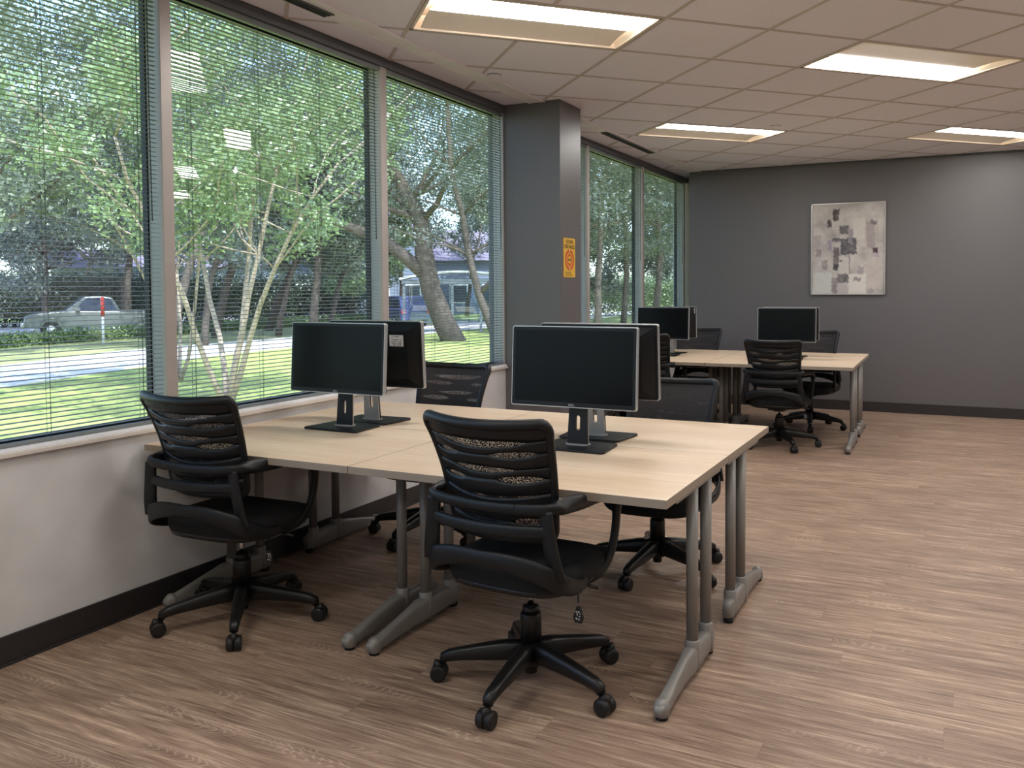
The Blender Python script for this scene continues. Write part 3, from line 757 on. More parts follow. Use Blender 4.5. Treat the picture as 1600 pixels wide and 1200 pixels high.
# ------------------------------------------------------------------ monitors
def make_monitor(w=.562, h=.335):
    t = empty('computer_monitor')
    zb = .172                                      # lower edge above desk
    tilt = Matrix.Translation((0, -.035, zb)) @ Matrix.Rotation(math.radians(-3.5), 4, 'X')
    MB().rbox(-w/2, w/2, 0, .022, 0, h, .010, axis='y', mat=tilt).build('bezel', M_silver, t, bevel=.002)
    MB().rbox(-w/2+.0045, w/2-.0045, -.0018, .004, .0045, h-.0045, .007, axis='y', mat=tilt).build('screen_border', M_mblack, t)
    MB().box(-w/2+.017, w/2-.017, -.0024, 0, .022, h-.017, mat=tilt).build('screen', M_screen, t)
    m = MB()
    m.rbox(-w/2+.003, w/2-.003, .021, .030, .003, h-.003, .010, axis='y', mat=tilt)
    vs = [tilt @ Vector(p) for p in ((-w/2+.012, .029, .012), (w/2-.012, .029, .012), (w/2-.012, .029, h-.012), (-w/2+.012, .029, h-.012), (-w/2+.07, .050, .05), (w/2-.07, .050, .05), (w/2-.07, .050, h-.05), (-w/2+.07, .050, h-.05))]
    m.add(vs, [(0, 1, 5, 4), (1, 2, 6, 5), (2, 3, 7, 6), (3, 0, 4, 7), (4, 5, 6, 7)])
    m.build('back_cover', M_mblack, t, bevel=.003)
    # stand: tall plate with a slot for cables; dark in front, silver behind
    def plate(m, y0, y1, sl=True):
        W0, W1, H = .046, .036, .30
        seg = 10
        out = [(-W0, .006), (W0, .006), (W1, H), (-W1, H)]
        hole = [(.0105*math.cos(a), .100+(.022 if math.sin(a) > 0 else -.022)+.0105*math.sin(a)) for a in [2*PI*(k+.5)/16 for k in range(16)]]
        me_b = bmesh.new()
        rings = []
        for y in (y0, y1):
            sh = lambda z: y+.02*(z/H)
            o_ = [me_b.verts.new((x, sh(z), z)) for x, z in out]; h_ = [me_b.verts.new((x, sh(z), z)) for x, z in hole]
            es = [me_b.edges.new((r[i], r[(i+1) % len(r)])) for r in (o_, h_) for i in range(len(r))]
            bmesh.ops.triangle_fill(me_b, edges=es, use_beauty=True, use_dissolve=False)
            rings.append((o_, h_))
        for k in (0, 1):
            a, b = rings[0][k], rings[1][k]
            for i in range(len(a)): me_b.faces.new((a[i], a[(i+1) % len(a)], b[(i+1) % len(a)], b[i]))
        me_b.verts.index_update()
        m.add([v.co.copy() for v in me_b.verts], [[v.index for v in f.verts] for f in me_b.faces]); me_b.free()
    m = MB(); plate(m, .020, .030); st = m.build('stand_neck', M_mblack, t)
    m = MB(); plate(m, .0302, .037); m.build('neck_back_cover', M_mneck, st)
    MB().box(-.05, .05, .028, .056, zb+.09, zb+.19).build('mount_head', M_mblack, t, bevel=.004)
    m = MB().poly([(-.150, -.085), (.150, -.085), (.160, -.07), (.142, .115), (.130, .128), (-.130, .128), (-.142, .115), (-.160, -.07)], 0.001, .011)
    m.build('stand_base', M_mblack, t, bevel=.003)
    MB().rbox(-.052, .052, .004, .058, .010, .016, .02).build('neck_collar', M_mneck, t)
    text_mesh('DELL', .0125, 'maker_lettering', M_logo, t, tilt @ Matrix.Translation((0, -.0023, .0115)) @ Matrix.Rotation(PI/2, 4, 'X'), True, .0003)
    return t
mon = make_monitor()
MON = [(-2.652, 3.165, -1, 'dark monitor on the desk by the windows, screen towards us', None),
       (-1.428, 3.165, 0, 'large near monitor in the middle of the picture, screen towards us', None),
       (-2.655, 3.440, 181, 'monitor by the windows seen from behind, with a printed white label', 'label'),
       (-1.450, 3.470, 180, 'monitor seen from behind, overlapped by the large near monitor', None),
       (-2.620, 7.93, 0, 'dark monitor on the distant desks, left one with screen towards us', None),
       (-1.432, 7.93, 0, 'dark monitor on the distant desks, right one with screen towards us', None),
       (-2.650, 8.26, 180, 'distant monitor by the far windows seen from behind, with small white sticker', 'small'),
       (-1.455, 8.24, 180, 'distant monitor seen from behind, just right of the right distant screen', None)]
for i, (x, y, rz, lab, st) in enumerate(MON):
    c = mon if i == 0 else copy_tree(mon)
    c.location = (x, y, ZT); c.rotation_euler = (0, 0, math.radians(rz))
    if y > 5: c.scale = (.94, .94, .94)
    tag(c, lab, 'monitor', 'computer monitors on the desks')
    if st:
        tilt = Matrix.Translation((0, -.035, .172)) @ Matrix.Rotation(math.radians(-3.5), 4, 'X')
        if st == 'label':   # local x is mirrored when seen from behind
            s_ = MB().box(-.190, -.108, .0505, .0512, .212, .268, mat=tilt).build('paper_label', M_white, c)
            m = MB()
            for k, (z, w0, w1) in enumerate(((.261, -.170, -.125), (.244, -.182, -.118), (.234, -.180, -.118), (.225, -.178, -.120), (.218, -.180, -.130))):
                n_ = 7
                for q in range(n_):
                    if (q*7+k*3) % 5 == 0: continue
                    a = w0+(w1-w0)*q/n_; m.box(a, a+(w1-w0)/n_*.8, .0512, .0515, z-.0018, z+.0022, mat=tilt)
            m.build('printed_lines', M_ink, s_)
        else:
            MB().box(-.268, -.240, .030, .0312, .262, .318, mat=tilt).build('white_sticker', M_white, c)

# ------------------------------------------------------------------ sign on the column
sg = empty('wall_sign', (-2.713, 5.914, 1.63), 0, 'small yellow upright sign with an orange ring on the grey column', 'sign')
MB().rbox(0, .004, -.105, .105, -.150, .150, .010, axis='x').build('plate', M_yel, sg)
R90 = Matrix.Rotation(PI/2, 4, 'Z') @ Matrix.Rotation(PI/2, 4, 'X')
text_mesh('SOCIAL', .040, 'sign_heading', M_signd, sg, Matrix.Translation((.0045, .005, .122)) @ R90, True)
text_mesh('DISTANCE', .040, 'sign_heading', M_signd, sg, Matrix.Translation((.0045, .0, .083)) @ R90, True)
def ring(m, r0, r1, x0, x1, cz=0, n=40):
    vs = []
    for k in range(n):
        a = 2*PI*k/n
        for r in (r0, r1): vs.append((x1, r*math.cos(a), cz+r*math.sin(a)))
    m.add(vs, [(2*k, 2*k+1, (2*k+3) % (2*n), (2*k+2) % (2*n)) for k in range(n)])
    return m
ring(MB(), .058, .082, 0, .0046, -.016).build('ring', M_orange, sg)
m = MB(); ring(m, .030, .044, 0, .0047, -.016); m.build('inner_ring', M_orange, sg)
m = MB()
for s in (-1, 1): m.lathe([(.012, 0), (.012, .0006)], 14, mat=Matrix.Translation((.0046, 0, -.016+s*.070)) @ Matrix.Rotation(PI/2, 4, 'Y'))
m.build('figure_mark', M_cream, sg)
m = MB().box(.0044, .0048, -.022, .022, -.019, -.013)
for s in (-1, 1):
    m.poly([(s*.030, -.016), (s*.014, -.004), (s*.014, -.028)], .0044, .0048, axis='x')
    m.box(.0044, .0048, -.008, .008, -.016+s*.048-.004, -.016+s*.048+.004)
m.build('arrow_mark', M_signd, sg)
m = MB()
for k in range(4): m.box(.0044, .0047, -.085, .02+.012*k, -.112-.009*k, -.109-.009*k)
m.build('small_print', M_signd, sg)

# ------------------------------------------------------------------ painting on the far wall
PX0, PX1, PZ0, PZ1 = -1.537, -.741, 1.308, 2.343
pt = empty('wall_painting', ((PX0+PX1)/2, YF, PZ0), 0, 'abstract grey and white painting in a thin silver frame on the far wall', 'painting')
hw, hh = (PX1-PX0)/2, PZ1-PZ0
def paint():
    Wn, Hn = 200, 258
    rng = np.random.default_rng(5)
    def nz(sx, sy):
        g = rng.random((sy+2, sx+2)); yy = np.linspace(0, sy, Hn)[:, None]; xx = np.linspace(0, sx, Wn)[None, :]
        y0 = yy.astype(int); x0 = xx.astype(int); fy = yy-y0; fx = xx-x0
        return (g[y0, x0]*(1-fx)*(1-fy)+g[y0, x0+1]*fx*(1-fy)+g[y0+1, x0]*(1-fx)*fy+g[y0+1, x0+1]*fx*fy)
    X, Y = np.meshgrid(np.linspace(0, 1, Wn), np.linspace(0, 1, Hn))     # Y from the top
    base = np.array([.50, .46, .44])[None, None, :]*np.ones((Hn, Wn, 1))
    t = .55*nz(7, 9)+.3*nz(20, 26)+.15*nz(60, 70)
    base = base*(.55+.85*t[..., None])
    def rect(x0, y0, x1, y1, col, op=.9, soft=.010, rag=.013):
        e = rag*(nz(14, 60)-.5)*2; f = rag*(nz(50, 16)-.5)*2
        a = 1/(1+np.exp(-(np.minimum(X+e-x0, x1-X-e))/soft*4)); b = 1/(1+np.exp(-(np.minimum(Y+f-y0, y1-Y-f))/soft*4))
        m = (a*b*op*(.80+.45*nz(26, 34))).clip(0, 1)[..., None]
        return m, np.array(col)[None, None, :]
    L_ = [(.00, .34, .12, .52, (.36, .31, .31), .6), (.05, .50, .13, .58, (.22, .17, .18), .7), (.13, .63, .22, .73, (.26, .22, .23), .8),
          (.28, .12, .44, .28, (.55, .51, .48), .7), (.29, .05, .38, .18, (.07, .055, .055), .9), (.21, .17, .27, .25, (.06, .05, .055), .85),
          (.57, .16, .74, .40, (.62, .58, .54), .9), (.76, .20, .87, .50, (.34, .28, .29), .75), (.81, .19, .90, .24, (.16, .13, .14), .8), (.84, .50, .92, .55, (.06, .03, .04), .95), (.82, .55, .93, .60, (.4, .33, .36), .6),
          (.38, .24, .51, .33, (.08, .07, .08), .9), (.28, .38, .42, .42, (.10, .09, .10), .85), (.22, .40, .27, .51, (.30, .24, .34), .8),
          (.40, .38, .62, .56, (.09, .085, .10), .95), (.50, .28, .57, .44, (.30, .26, .30), .8), (.30, .48, .38, .72, (.13, .11, .11), .9), (.30, .66, .37, .74, (.04, .035, .04), .9),
          (.38, .58, .52, .80, (.60, .56, .53), .85), (.38, .62, .43, .64, (.03, .03, .03), .9), (.52, .57, .53, .83, (.12, .1, .11), .8),
          (.36, .78, .52, .88, (.10, .095, .10), .85), (.28, .82, .36, 1.0, (.22, .18, .19), .8), (.35, .88, .50, 1.0, (.46, .41, .41), .7),
          (.02, .76, .27, 1.0, (.56, .56, .53), .95), (.52, .78, .76, 1.0, (.68, .64, .60), .97), (.58, .82, .68, .86, (.16, .13, .15), .7), (.64, .70, .72, .78, (.3, .26, .27), .7), (.76, .62, .98, .95, (.55, .48, .44), .5), (.78, .95, .86, 1.0, (.3, .25, .26), .6)]
    for x0, y0, x1, y1, col, op in L_:
        m_, c_ = rect(x0, y0, x1, y1, col, op); base = base*(1-m_)+c_*m_
    return base.clip(0, 1), Wn, Hn
img, Wn, Hn = paint()
hy = -.028
vs = []; 
for j in range(Hn):
    for i in range(Wn): vs.append((-hw+.014+(2*hw-.028)*i/(Wn-1), hy, hh-.014-(hh-.028)*j/(Hn-1)))
fs = [(j*Wn+i, (j+1)*Wn+i, (j+1)*Wn+i+1, j*Wn+i+1) for j in range(Hn-1) for i in range(Wn-1)]
k = NT('painted canvas')
at = k.n('ShaderNodeVertexColor', layer_name='paint')
tcn = k.n('ShaderNodeTexCoord'); cn = k.n('ShaderNodeTexNoise', i_Vector=tcn.outputs['Object'], i_Scale=240.)
b = k.n('ShaderNodeBsdfPrincipled', i_Base_Color=at.outputs[0], i_Roughness=.55)
bp = k.n('ShaderNodeBump', i_Height=cn.outputs[0], i_Strength=.3, i_Distance=.001); k.l(bp.outputs[0], b.inputs['Normal']); k.l(b.outputs[0], k.out.inputs[0])
cv = MB().add(vs, fs).build('canvas', k.m, pt, fixn=False)
ca = cv.data.color_attributes.new('paint', 'FLOAT_COLOR', 'POINT')
ca.data.foreach_set('color', np.concatenate([img.reshape(-1, 3), np.ones((Wn*Hn, 1))], 1).astype(np.float32).ravel())
MB().box(-hw+.01, hw-.01, -.026, 0, .01, hh-.01).build('canvas_back', M_white, pt)
m = MB()
for x0, x1, z0, z1 in ((-hw, -hw+.011, 0, hh), (hw-.011, hw, 0, hh), (-hw, hw, 0, .011), (-hw, hw, hh-.011, hh)): m.box(x0, x1, -.036, -.001, z0, z1)
m.build('frame', M_frame, pt, bevel=.0015)

# ------------------------------------------------------------------ outdoors
GZ = -.60
def pol(bearing, dist, z=GZ):
    """bearing in degrees from the wall normal (-X) turning towards +Y, measured from the room's near end"""
    a = math.radians(bearing); return Vector((-math.cos(a)*dist, math.sin(a)*dist, z))
struct(MB().box(-120, XG-.08, -30, 130, GZ-.3, GZ).build('ground_lawn', M_lawn))
def strip(name, pts_in, pts_out, z, mat):
    n = len(pts_in); vs = [(x, y, z) for x, y in pts_in]+[(x, y, z) for x, y in pts_out]+[(x, y, GZ-.1) for x, y in pts_in]+[(x, y, GZ-.1) for x, y in pts_out]
    fs = [(i, i+1, n+i+1, n+i) for i in range(n-1)]+[(i, i+1, 2*n+i+1, 2*n+i) for i in range(n-1)]+[(n+i, n+i+1, 3*n+i+1, 3*n+i) for i in range(n-1)]
    return struct(MB().add(vs, fs).build(name, mat))
near = [(-16.5, -10), (-17.8, 10.5), (-20.6, 19), (-21.4, 28), (-22.2, 40), (-22.6, 90)]
far_ = [(-20.5, -10), (-22.6, 12.5), (-25.2, 19), (-25.6, 28), (-26.6, 40), (-27.5, 90)]
strip('road_near', near, far_, GZ+.02, M_conc)
far2 = [(x-6, y+2) for x, y in far_]
strip('verge_dry', far_, far2, GZ+.015, M_dry)
strip('road_far', [(x-12, y+4) for x, y in far_], [(x-27, y+6) for x, y in far_], GZ+.02, M_road)
strip('plaza', [(-36, 58), (-27, 62)], [(-80, 90), (-40, 118)], GZ+.03, M_conc)

def leaf_cloud(rng, centers, radii, counts, size, flat=.75):
    """rhombus leaves spread through ellipsoid clumps"""
    P_ = []; 
    for c, r, n in zip(centers, radii, counts):
        d = rng.normal(size=(n, 3)); d /= np.linalg.norm(d, axis=1)[:, None]
        q = d*(rng.random(n)**.45)[:, None]*np.array([r, r, r*flat]); P_.append(q+np.array(c))
    P_ = np.concatenate(P_); n = len(P_)
    a = rng.normal(size=(n, 3)); a /= np.linalg.norm(a, axis=1)[:, None]
    b = np.cross(a, rng.normal(size=(n, 3))); b /= np.linalg.norm(b, axis=1)[:, None]
    s = size*(.6+.8*rng.random(n))[:, None]
    V_ = np.stack([P_-a*s, P_+b*s*.5, P_+a*s, P_-b*s*.5], 1).reshape(-1, 3)
    return V_
def leaf_object(name, V_, mat, parent):
    n = len(V_)//4; me = bpy.data.meshes.new(name)
    me.vertices.add(4*n); me.vertices.foreach_set('co', V_.astype(np.float32).ravel())
    me.loops.add(4*n); me.loops.foreach_set('vertex_index', np.arange(4*n, dtype=np.int32))
    me.polygons.add(n); me.polygons.foreach_set('loop_start', np.arange(0, 4*n, 4, dtype=np.int32)); me.polygons.foreach_set('loop_total', np.full(n, 4, dtype=np.int32))
    me.update(calc_edges=True); me.materials.append(mat)
    o = bpy.data.objects.new(name, me); C.objects.link(o); o.parent = parent
    return o
def wander(rnd, p, d, length, r0, r1, k=6, bend=.25):
    pts = [Vector(p)]; d = Vector(d).normalized()
    for i in range(k):
        d = (d+Vector((rnd.uniform(-bend, bend), rnd.uniform(-bend, bend), rnd.uniform(-bend*.4, bend*.6)))).normalized()
        pts.append(pts[-1]+d*length/k)
    return pts, [r0+(r1-r0)*i/k for i in range(k+1)]
def tree(name, pos, height, crown_r, crown_z0, trunk_r, seed, mat, bark, label, group, nleaf=16000, stems=1, size=.13, path=None, clumps=16, low=0.):
    rnd = random.Random(seed); rng = np.random.default_rng(seed)
    t = empty(name, tuple(pos), 0, label, 'tree', group)
    ends = []
    tm = MB(); bmh = MB()
    for s in range(stems):
        if path: pts = [Vector(p) for p in path]; rr = [trunk_r*(1-.55*i/(len(pts)-1)) for i in range(len(pts))]
        else:
            a = 2*PI*s/stems+rnd.random(); lean = .10 if stems == 1 else .42
            pts, rr = wander(rnd, (0, 0, -.1), (lean*math.cos(a), lean*math.sin(a), 1), height*.62, trunk_r, trunk_r*.35, 7, .16)
        tm.sweep(pts, rr, n=8)
        for j in range(len(pts)//2, len(pts)):
            for q in range(2 if stems > 1 else 3):
                a = rnd.uniform(0, 2*PI)
                bp_, br = wander(rnd, pts[j], (math.cos(a), math.sin(a), rnd.uniform(.25, 1.0)), rnd.uniform(.5, .95)*crown_r, rr[j]*.45, .012+trunk_r*.03, 5, .3)
                bmh.sweep(bp_, br, n=5); ends.append(bp_[-1]); ends.append(bp_[3])
    tm.build('trunk', bark, t); bmh.build('branches', bark, t)
    cs = [tuple(e) for e in ends]; rd = [crown_r*rnd.uniform(.13, .22) for _ in ends]
    for _ in range(int(clumps*1.7)):
        a = rnd.uniform(0, 2*PI); rr_ = crown_r*math.sqrt(rnd.random())*.9; z = rnd.uniform(crown_z0+crown_r*.1, height)
        fz = 1-abs((z-crown_z0)/(height-crown_z0)-.45)*.9
        cs.append((rr_*fz*math.cos(a), rr_*fz*math.sin(a), z)); rd.append(crown_r*rnd.uniform(.14, .24))
    wsum = sum(r**2 for r in rd); cnt = [max(10, int(nleaf*r*r/wsum)) for r in rd]
    leaf_object('foliage', leaf_cloud(rng, cs, rd, cnt, size), mat, t)
    return t
# multi-stemmed tree on the lawn right outside
tree('crape_myrtle', pol(43.1, 15.6), 8.0, 3.0, 2.2, .055, 3, M_leafb, M_barkl, 'slender multi-stemmed tree with pale trunks on the lawn outside the middle window', 'x', 24000, 5, .050, clumps=16).pop('group')
tree('crape_myrtle', pol(40.3, 20.5), 7.5, 2.6, 2.4, .045, 8, M_leafd, M_barkl, 'thin-stemmed tree behind the first light window post', 'x', 15000, 4, .055, clumps=14).pop('group')
# large leaning oak
ox = pol(56.9, 33)
side = Vector((-math.sin(math.radians(56.9)), -math.cos(math.radians(56.9)), 0))*1   # towards the left of the view
def oak(p, pts_lr, r, seed, label, nleaf, limb=None, cr=6.0, h=13, size=.075):
    side_ = Vector((-p.y, p.x, 0)).normalized()*-1
    if side_.dot(Vector((-1, -.4, 0))) < 0: side_ = -side_
    path = [side_*a+Vector((0, 0, z)) for a, z in pts_lr]
    t = tree('oak_tree', p, h, cr, 5.0, r, seed, M_leafd, M_bark, label, 'x', nleaf, 1, size, path=path, clumps=20)
    t.pop('group')
    if limb:
        MB().sweep([side_*a+Vector((0, 0, z)) for a, z in limb], [r*.62*(1-.75*i/(len(limb)-1)) for i in range(len(limb))], n=8).build('limb', M_bark, t)
    return t
oak(ox, [(-.45, -.2), (.0, .7), (.5, 2.0), (.75, 3.4), (.85, 4.6), (1.3, 5.5), (2.0, 6.8), (2.7, 9.0)], .46, 11, 'large leaning oak with a thick trunk outside the third window', 12000,
    [(.5, 2.4), (1.4, 3.2), (2.4, 4.0), (3.6, 4.4), (4.8, 4.9), (6.2, 5.0), (7.6, 5.4)])
oak(pol(60.3, 30), [(-.2, -.2), (.1, .6), (.55, 1.8), (.9, 3.2), (1.1, 4.6), (1.5, 6.2), (1.6, 8.4)], .17, 14, 'dark forked tree outside the third window, nearest the grey column', 6500,
    [(.5, 1.9), (-.3, 2.6), (-1.0, 3.4), (-1.7, 4.6)], 4.2, 10.5, .06)
rnd0 = random.Random(4)
names3 = ['tall dense tree across the road outside the windows', 'mid green leafy tree across the road', 'bushy bright tree beyond the road']
TR = [  # bearing, distance, height, radius, crown base, mat
    (30.5, 19, 8.5, 3.2, 2.6, 1), (30.6, 30, 12.5, 4.6, 3.3, 1), (37.6, 48, 14, 6.0, 4.2, 0), (39.6, 30, 12.5, 4.2, 4.5, 0), (32.5, 60, 12, 6.5, 4.0, 0),
    (42.4, 38, 15, 5.4, 4.6, 0), (45.6, 44, 17, 6.4, 4.4, 1), (48.4, 36, 14.5, 5.0, 5.0, 0), (50.6, 60, 14, 6, 5, 0), (52.0, 50, 8, 4.2, 1.2, 2),
    (46.5, 66, 13, 7, 3, 0), (41.5, 70, 13, 7, 4, 0), (54.2, 50, 13, 4.0, 6.0, 0), (58.4, 64, 11, 4, 4.5, 0), (62.2, 44, 15, 5.6, 5.0, 1), (64.5, 52, 17, 6.5, 3, 0), (67.2, 34, 13, 4.6, 3.4, 0),
    (69.0, 46, 15, 5.5, 3.0, 1), (71.2, 36, 13.5, 4.4, 3.0, 0), (73.2, 48, 16, 6, 3, 0), (35.0, 84, 14, 8, 4, 0), (60.5, 84, 14, 8, 6, 1), (27.5, 38, 14, 6, 3, 0), (75.5, 40, 14, 5, 3, 0), (41.8, 33, 8, 3.6, 2.5, 0), (46.2, 38, 8.5, 3.8, 2.8, 0), (49.4, 41, 8, 3.4, 2.6, 1), (37.4, 52, 12, 4.2, 3.4, 0), (33.2, 47, 9, 4.2, 1.8, 0), (64.6, 50, 8, 3.8, 1.4, 1), (70.0, 56, 8.5, 4.2, 1.4, 0)]
LB = ['across the road at the left edge of the first window', 'above the pickup truck', 'behind the pickup truck, tall', 'by the first window post', 'far behind the left window',
      'behind the middle window, left part', 'behind the middle window, centre', 'behind the middle window, right part', 'far away behind the second window post', 'round and low, beside the blue house',
      'far behind the middle window, broad', 'far behind the pale-trunked tree', 'above the leaning oak', 'far above the small roof', 'right of the forked tree', 'behind the grey column',
      'in the first window past the column', 'far in the first window past the column', 'in the last window', 'far in the last window', 'highest in the left window', 'far behind the bus shelter', 'outside the left edge', 'beyond the last window',
      'spreading low behind the pale-trunked tree', 'spreading low behind the middle window, centre', 'spreading low behind the left monitors', 'spreading low beside the truck tail', 'spreading low behind the truck bonnet', 'low and wide behind the grey column', 'low and wide past the column']
for i, (b_, d_, h_, r_, z_, mk) in enumerate(TR):
    tree('leafy_tree', pol(b_, d_), h_, r_, z_, .09+.007*h_, 30+i, (M_leafd, M_leafm, M_leafb)[mk], M_bark, ('dark green tree ', 'mid green tree ', 'bright green tree ')[mk]+LB[i], 'trees outside the windows',
         int((6000+460*r_*r_)*(.42 if 53 < b_ < 61.5 else 1)), 1, .050+.0010*d_, clumps=18)
# shrubs / hedge of the verge: uncountable foliage
rng = np.random.default_rng(2)
hd = empty('verge_hedge', (0, 0, GZ), 0, 'low leafy hedge along the verge in front of the pickup truck', 'hedge')
cs = []; 
for k_ in range(70):
    f = k_/69; x = -31.5+3.0*f*0; y = 15+30*f
    cs.append((-31.2-.12*(y-20), y, .12+.12*rng.random()))
leaf_object('foliage', leaf_cloud(rng, cs, [.95]*len(cs), [620]*len(cs), .055, .40), M_hedge, hd)
hd2 = empty('tall_hedge', (0, 0, GZ), 0, 'dark hedge along the far side of the road', 'hedge')
cs = []
for k_ in range(46):
    b_ = 29+22*k_/45; p = pol(b_, 56, 1.3); cs.append((p.x, p.y, 1.4+.4*rng.random()))
leaf_object('foliage', leaf_cloud(rng, cs, [1.9]*len(cs), [2200]*len(cs), .075, .9), M_leafdk, hd2)

# vehicles: side profile extruded, with glass, wheels and lamps as parts
def wheel(parent, x, y, r):
    w = MB().lathe([(r*.55, -.10), (r*.95, -.10), (r, -.07), (r, .07), (r*.95, .10), (r*.55, .10)], 24, mat=Matrix.Translation((x, y, r)) @ Matrix.Rotation(PI/2, 4, 'X')).build('wheel', M_tire, parent)
    MB().lathe([(.0, -.112), (r*.3, -.112), (r*.58, -.09), (r*.58, .09), (r*.3, .112), (0, .112)], 18, mat=Matrix.Translation((x, y, r)) @ Matrix.Rotation(PI/2, 4, 'X')).build('hub_cap', M_hub, w)
def pickup(pos, rz):
    t = empty('pickup_truck', pos, rz, 'grey-green crew cab pickup truck on the road beyond the hedge, left window', 'truck')
    # local x = forward, front at +2.7
    prof = [(-2.75, .55), (-2.75, 1.08), (-.95, 1.12), (-.62, 1.15), (-.45, 1.74), (.0, 1.80), (.55, 1.78), (1.25, 1.20), (2.35, 1.08), (2.68, .95), (2.72, .55), (2.2, .42), (1.2, .42), (-1.2, .45), (-2.2, .45)]
    body = [(-2.75, .50), (-2.75, 1.10), (-.85, 1.12), (1.20, 1.17), (2.30, 1.06), (2.66, .92), (2.72, .52), (2.30, .45), (-2.6, .45)]
    cab = [(-.98, 1.10), (-.62, 1.72), (-.2, 1.79), (.42, 1.77), (1.18, 1.15)]
    b = MB().poly(body, -.92, .92, axis='y').build('body', M_truck, t, bevel=.05)
    c_ = MB().poly(cab, -.80, .80, axis='y').build('cab', M_truck, t, bevel=.06)
    for s in (-1, 1):
        m = MB()
        for w in ([(-.80, 1.18), (-.55, 1.66), (-.26, 1.71), (-.22, 1.18)], [(-.16, 1.18), (-.14, 1.71), (.36, 1.70), (.62, 1.44), (.74, 1.18)]):
            m.poly(w, s*.80, s*.815, axis='y')
        m.build('side_window', M_tglass, t)
        MB().sweep([(-2.6, s*.93, 1.12), (-.9, s*.93, 1.13)], .02, n=6).build('bed_rail', M_truck, t)
        MB().rbox(.62, .80, s*.93, s*1.06, 1.14, 1.28, .03).build('mirror', M_truck, t)
        MB().box(-2.77, -2.70, s*.74, s*.92, .80, 1.06).build('tail_lamp', M_red, t)
        m = MB()
        for (x0) in (-.15, .75):
            m.box(x0-.32, x0-.16, s*.925, s*.94, 1.0, 1.03)
        m.build('door_handle', M_hub, t)
        wheel(t, 1.70, s*.82, .38); wheel(t, -1.72, s*.82, .38)
        MB().sweep([(1.70+.47*math.cos(a), s*.93, .40+.47*math.sin(a)) for a in [PI*k/10 for k in range(11)]], .025, n=6).build('wheel_arch', M_truck, t)
        MB().sweep([(-1.72+.47*math.cos(a), s*.93, .40+.47*math.sin(a)) for a in [PI*k/10 for k in range(11)]], .025, n=6).build('wheel_arch', M_truck, t)
    MB().add([(1.19, -.70, 1.17), (1.19, .70, 1.17), (.46, .62, 1.74), (.46, -.62, 1.74)], [(0, 1, 2, 3)]).build('windscreen', M_tglass, t, solid=.02)
    MB().box(2.66, 2.80, -.90, .90, .50, .68).build('bumper', M_hub, t, bevel=.03)
    MB().box(2.60, 2.72, -.45, .45, .74, .92).build('grille', M_gask, t)
    return t
a_ = math.radians(35.4)
pickup(tuple(pol(35.8, 42.5)), math.atan2(-math.cos(a_), -math.sin(a_))+.06)
def suv(pos, rz, mat, label, cat='car'):
    t = empty('parked_car', pos, rz, label, cat)
    body = [(-2.2, .40), (-2.25, .95), (-2.0, 1.02), (1.0, 1.02), (2.05, .90), (2.2, .70), (2.2, .38)]
    cab = [(-2.05, 1.0), (-1.75, 1.58), (-1.2, 1.66), (.25, 1.64), (1.05, 1.02)]
    MB().poly(body, -.88, .88, axis='y').build('body', mat, t, bevel=.07); MB().poly(cab, -.76, .76, axis='y').build('cab', mat, t, bevel=.06)
    for s in (-1, 1):
        m = MB()
        for w in ([(-1.82, 1.08), (-1.62, 1.52), (-1.05, 1.58), (-1.02, 1.08)], [(-.94, 1.08), (-.92, 1.58), (-.15, 1.58), (-.12, 1.08)], [(-.04, 1.08), (-.04, 1.58), (.20, 1.56), (.80, 1.08)]): m.poly(w, s*.76, s*.775, axis='y')
        m.build('side_window', M_tglass, t)
        wheel(t, 1.35, s*.78, .34); wheel(t, -1.35, s*.78, .34)
        MB().box(-2.27, -2.20, s*.6, s*.84, .75, .95).build('tail_lamp', M_red, t)
    MB().box(2.15, 2.28, -.8, .8, .40, .58).build('bumper', M_tire, t, bevel=.03)
    return t
suv(tuple(pol(53.9, 47)), math.radians(150), M_blue, 'blue car parked beyond the leaning oak, third window')
suv(tuple(pol(45.5, 66)), math.radians(140), M_wht, 'white car parked far off behind the middle window')
suv(tuple(pol(41.6, 63)), math.radians(138), M_blue, 'blue car parked far off behind the pale-trunked tree')
# marker post
t = empty('marker_post', tuple(pol(36.2, 36)), 0, 'white marker post with a red head in front of the truck', 'post')
MB().lathe([(.05, 0), (.05, 1.05), (.0, 1.07)], 10).build('post', M_wht, t); MB().lathe([(.07, 1.05), (.07, 1.75), (0, 1.8)], 10).build('reflector', M_red, t)
# shelter
a_ = math.radians(58.0)
t = empty('bus_shelter', tuple(pol(57.9, 40)), math.atan2(math.cos(a_), math.sin(a_)), 'grey bus shelter with a pale curved roof, behind the oak trunks', 'shelter')
MB().add([(x, y, 2.45+.32*math.cos(x/2.7*PI/2)+dz) for dz in (0, .10) for y in (-.9, .9) for x in [-2.7+5.4*i/12 for i in range(13)]],
         [(i, i+1, 13+i+1, 13+i) for i in range(12)]+[(26+i, 26+i+1, 39+i+1, 39+i) for i in range(12)]+[(i, i+1, 26+i+1, 26+i) for i in range(12)]+[(13+i, 14+i, 40+i, 39+i) for i in range(12)]+[(0, 13, 39, 26), (12, 25, 51, 38)]).build('roof', M_wht, t)
MB().box(-2.6, 2.6, -.85, .85, 2.25, 2.47).build('fascia', M_shel, t)
for x in (-2.5, -.3, 1.0, 2.5): MB().box(x-.06, x+.06, -.80, -.68, 0, 2.3).build('post', M_shel, t)
MB().box(-2.4, 2.4, .70, .74, .4, 2.2).build('back_panel', M_sglass, t)
MB().box(-1.8, .8, .15, .60, .42, .50).build('bench', M_shel, t)
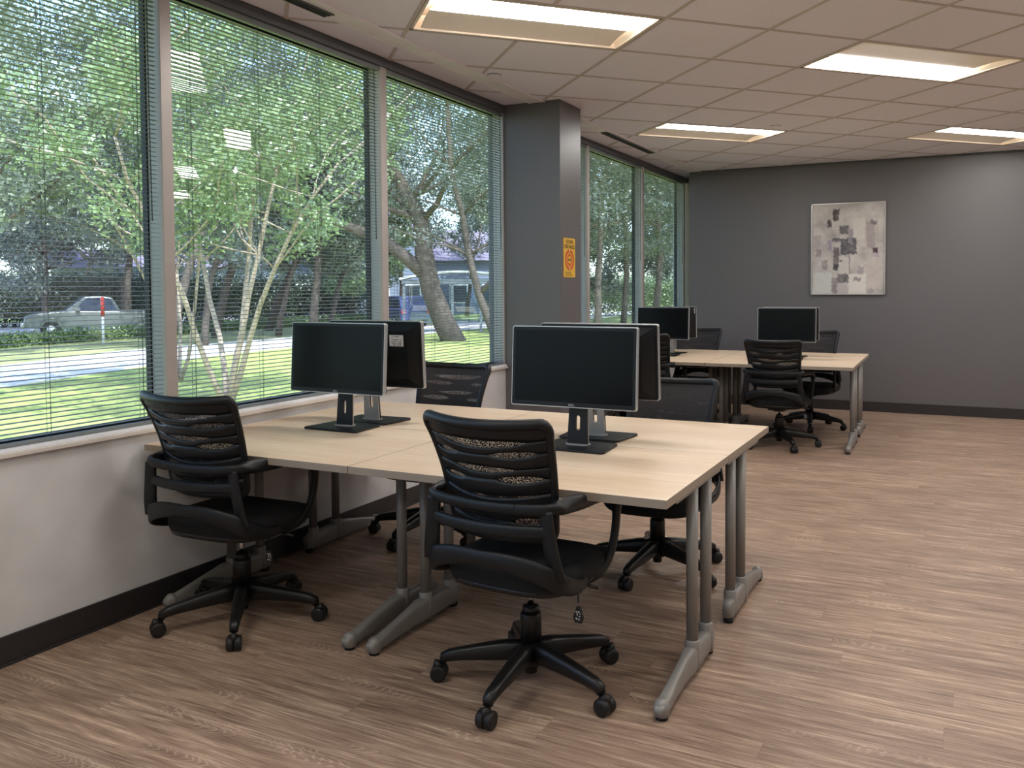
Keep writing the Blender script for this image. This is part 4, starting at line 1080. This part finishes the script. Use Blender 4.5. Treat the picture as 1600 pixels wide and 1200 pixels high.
# utility pole, houses
t = empty('utility_pole', tuple(pol(50.9, 54)), 0, 'dark wooden utility pole by the blue house', 'pole')
MB().lathe([(.19, -.1), (.15, 9.5)], 10).build('pole', M_pole, t); MB().box(-.9, .9, -.06, .06, 8.6, 8.75).build('crossarm', M_pole, t)
def house(pos, rz, w, d, h, rh, wallm, roofm, label, wins=4, over=.5):
    t = empty('house', pos, rz, label, 'building')
    MB().box(-w/2, w/2, -d/2, d/2, 0, h).build('walls', wallm, t)
    rf = [(-d/2-over, h-.1), (d/2+over, h-.1), (0, h+rh)]
    MB().poly(rf, -w/2-over, w/2+over, axis='x').build('roof', roofm, t)
    for k in range(wins):
        x = -w/2+w*(k+.5)/wins
        f = MB().box(x-.75, x+.75, -d/2-.06, -d/2, .9, 2.4).build('window', M_wht, t)
        MB().box(x-.65, x+.65, -d/2-.075, -d/2-.06, 1.0, 2.3).build('pane', M_gwin, f)
    x = -w/2+w*.5
    MB().box(x-.5+w/wins/2*0+.9, x+.5+.9, -d/2-.07, -d/2, 0, 2.1).build('door', M_pole, t)
    return t
def face_to(bearing):    # turns a house front (-y) towards the windows
    a = math.radians(bearing); d = Vector((math.cos(a), -math.sin(a)))   # from house to room
    return math.atan2(d.y, d.x)+PI/2
house(tuple(pol(35.2, 92)), face_to(35), 5, 6, 4.2, 1.8, M_house, M_roofl, 'pale house with a lilac roof far behind the pickup truck')
house(tuple(pol(51.6, 66)), face_to(52), 9, 8, 6.0, 2.0, M_bluew, M_roofl, 'blue-grey house by the utility pole')
house(tuple(pol(59.0, 72)), face_to(60), 10, 8, 4.4, 2.6, M_bluew, M_roofl, 'blue house with a lilac roof above the bus shelter')
house(tuple(pol(44.5, 98)), face_to(43), 26, 10, 4.5, 2.0, M_bluew, M_roofl, 'long low blue-grey building far behind the middle window', 8)
hd3 = empty('tall_hedge', (0, 0, GZ), 0, 'pale leafy hedge far behind the windows past the column', 'hedge')
cs = []
for k_ in range(30):
    b_ = 63+15*k_/29; p = pol(b_, 62, 1.3); cs.append((p.x, p.y, 1.4+.5*rng.random()))
leaf_object('foliage', leaf_cloud(rng, cs, [1.9]*len(cs), [1500]*len(cs), .08, .9), M_leafb, hd3)
t = empty('fire_hydrant', tuple(pol(49.6, 33)), 0, 'small red hydrant on the lawn right of the middle window', 'hydrant')
MB().lathe([(.16, 0), (.16, .06), (.11, .08), (.11, .5), (.15, .52), (.15, .56), (.10, .66), (.03, .72), (.03, .76)], 14).build('barrel', M_red, t)
MB().sweep([(-.18, 0, .42), (.18, 0, .42)], .05, n=8).build('outlet', M_red, t)
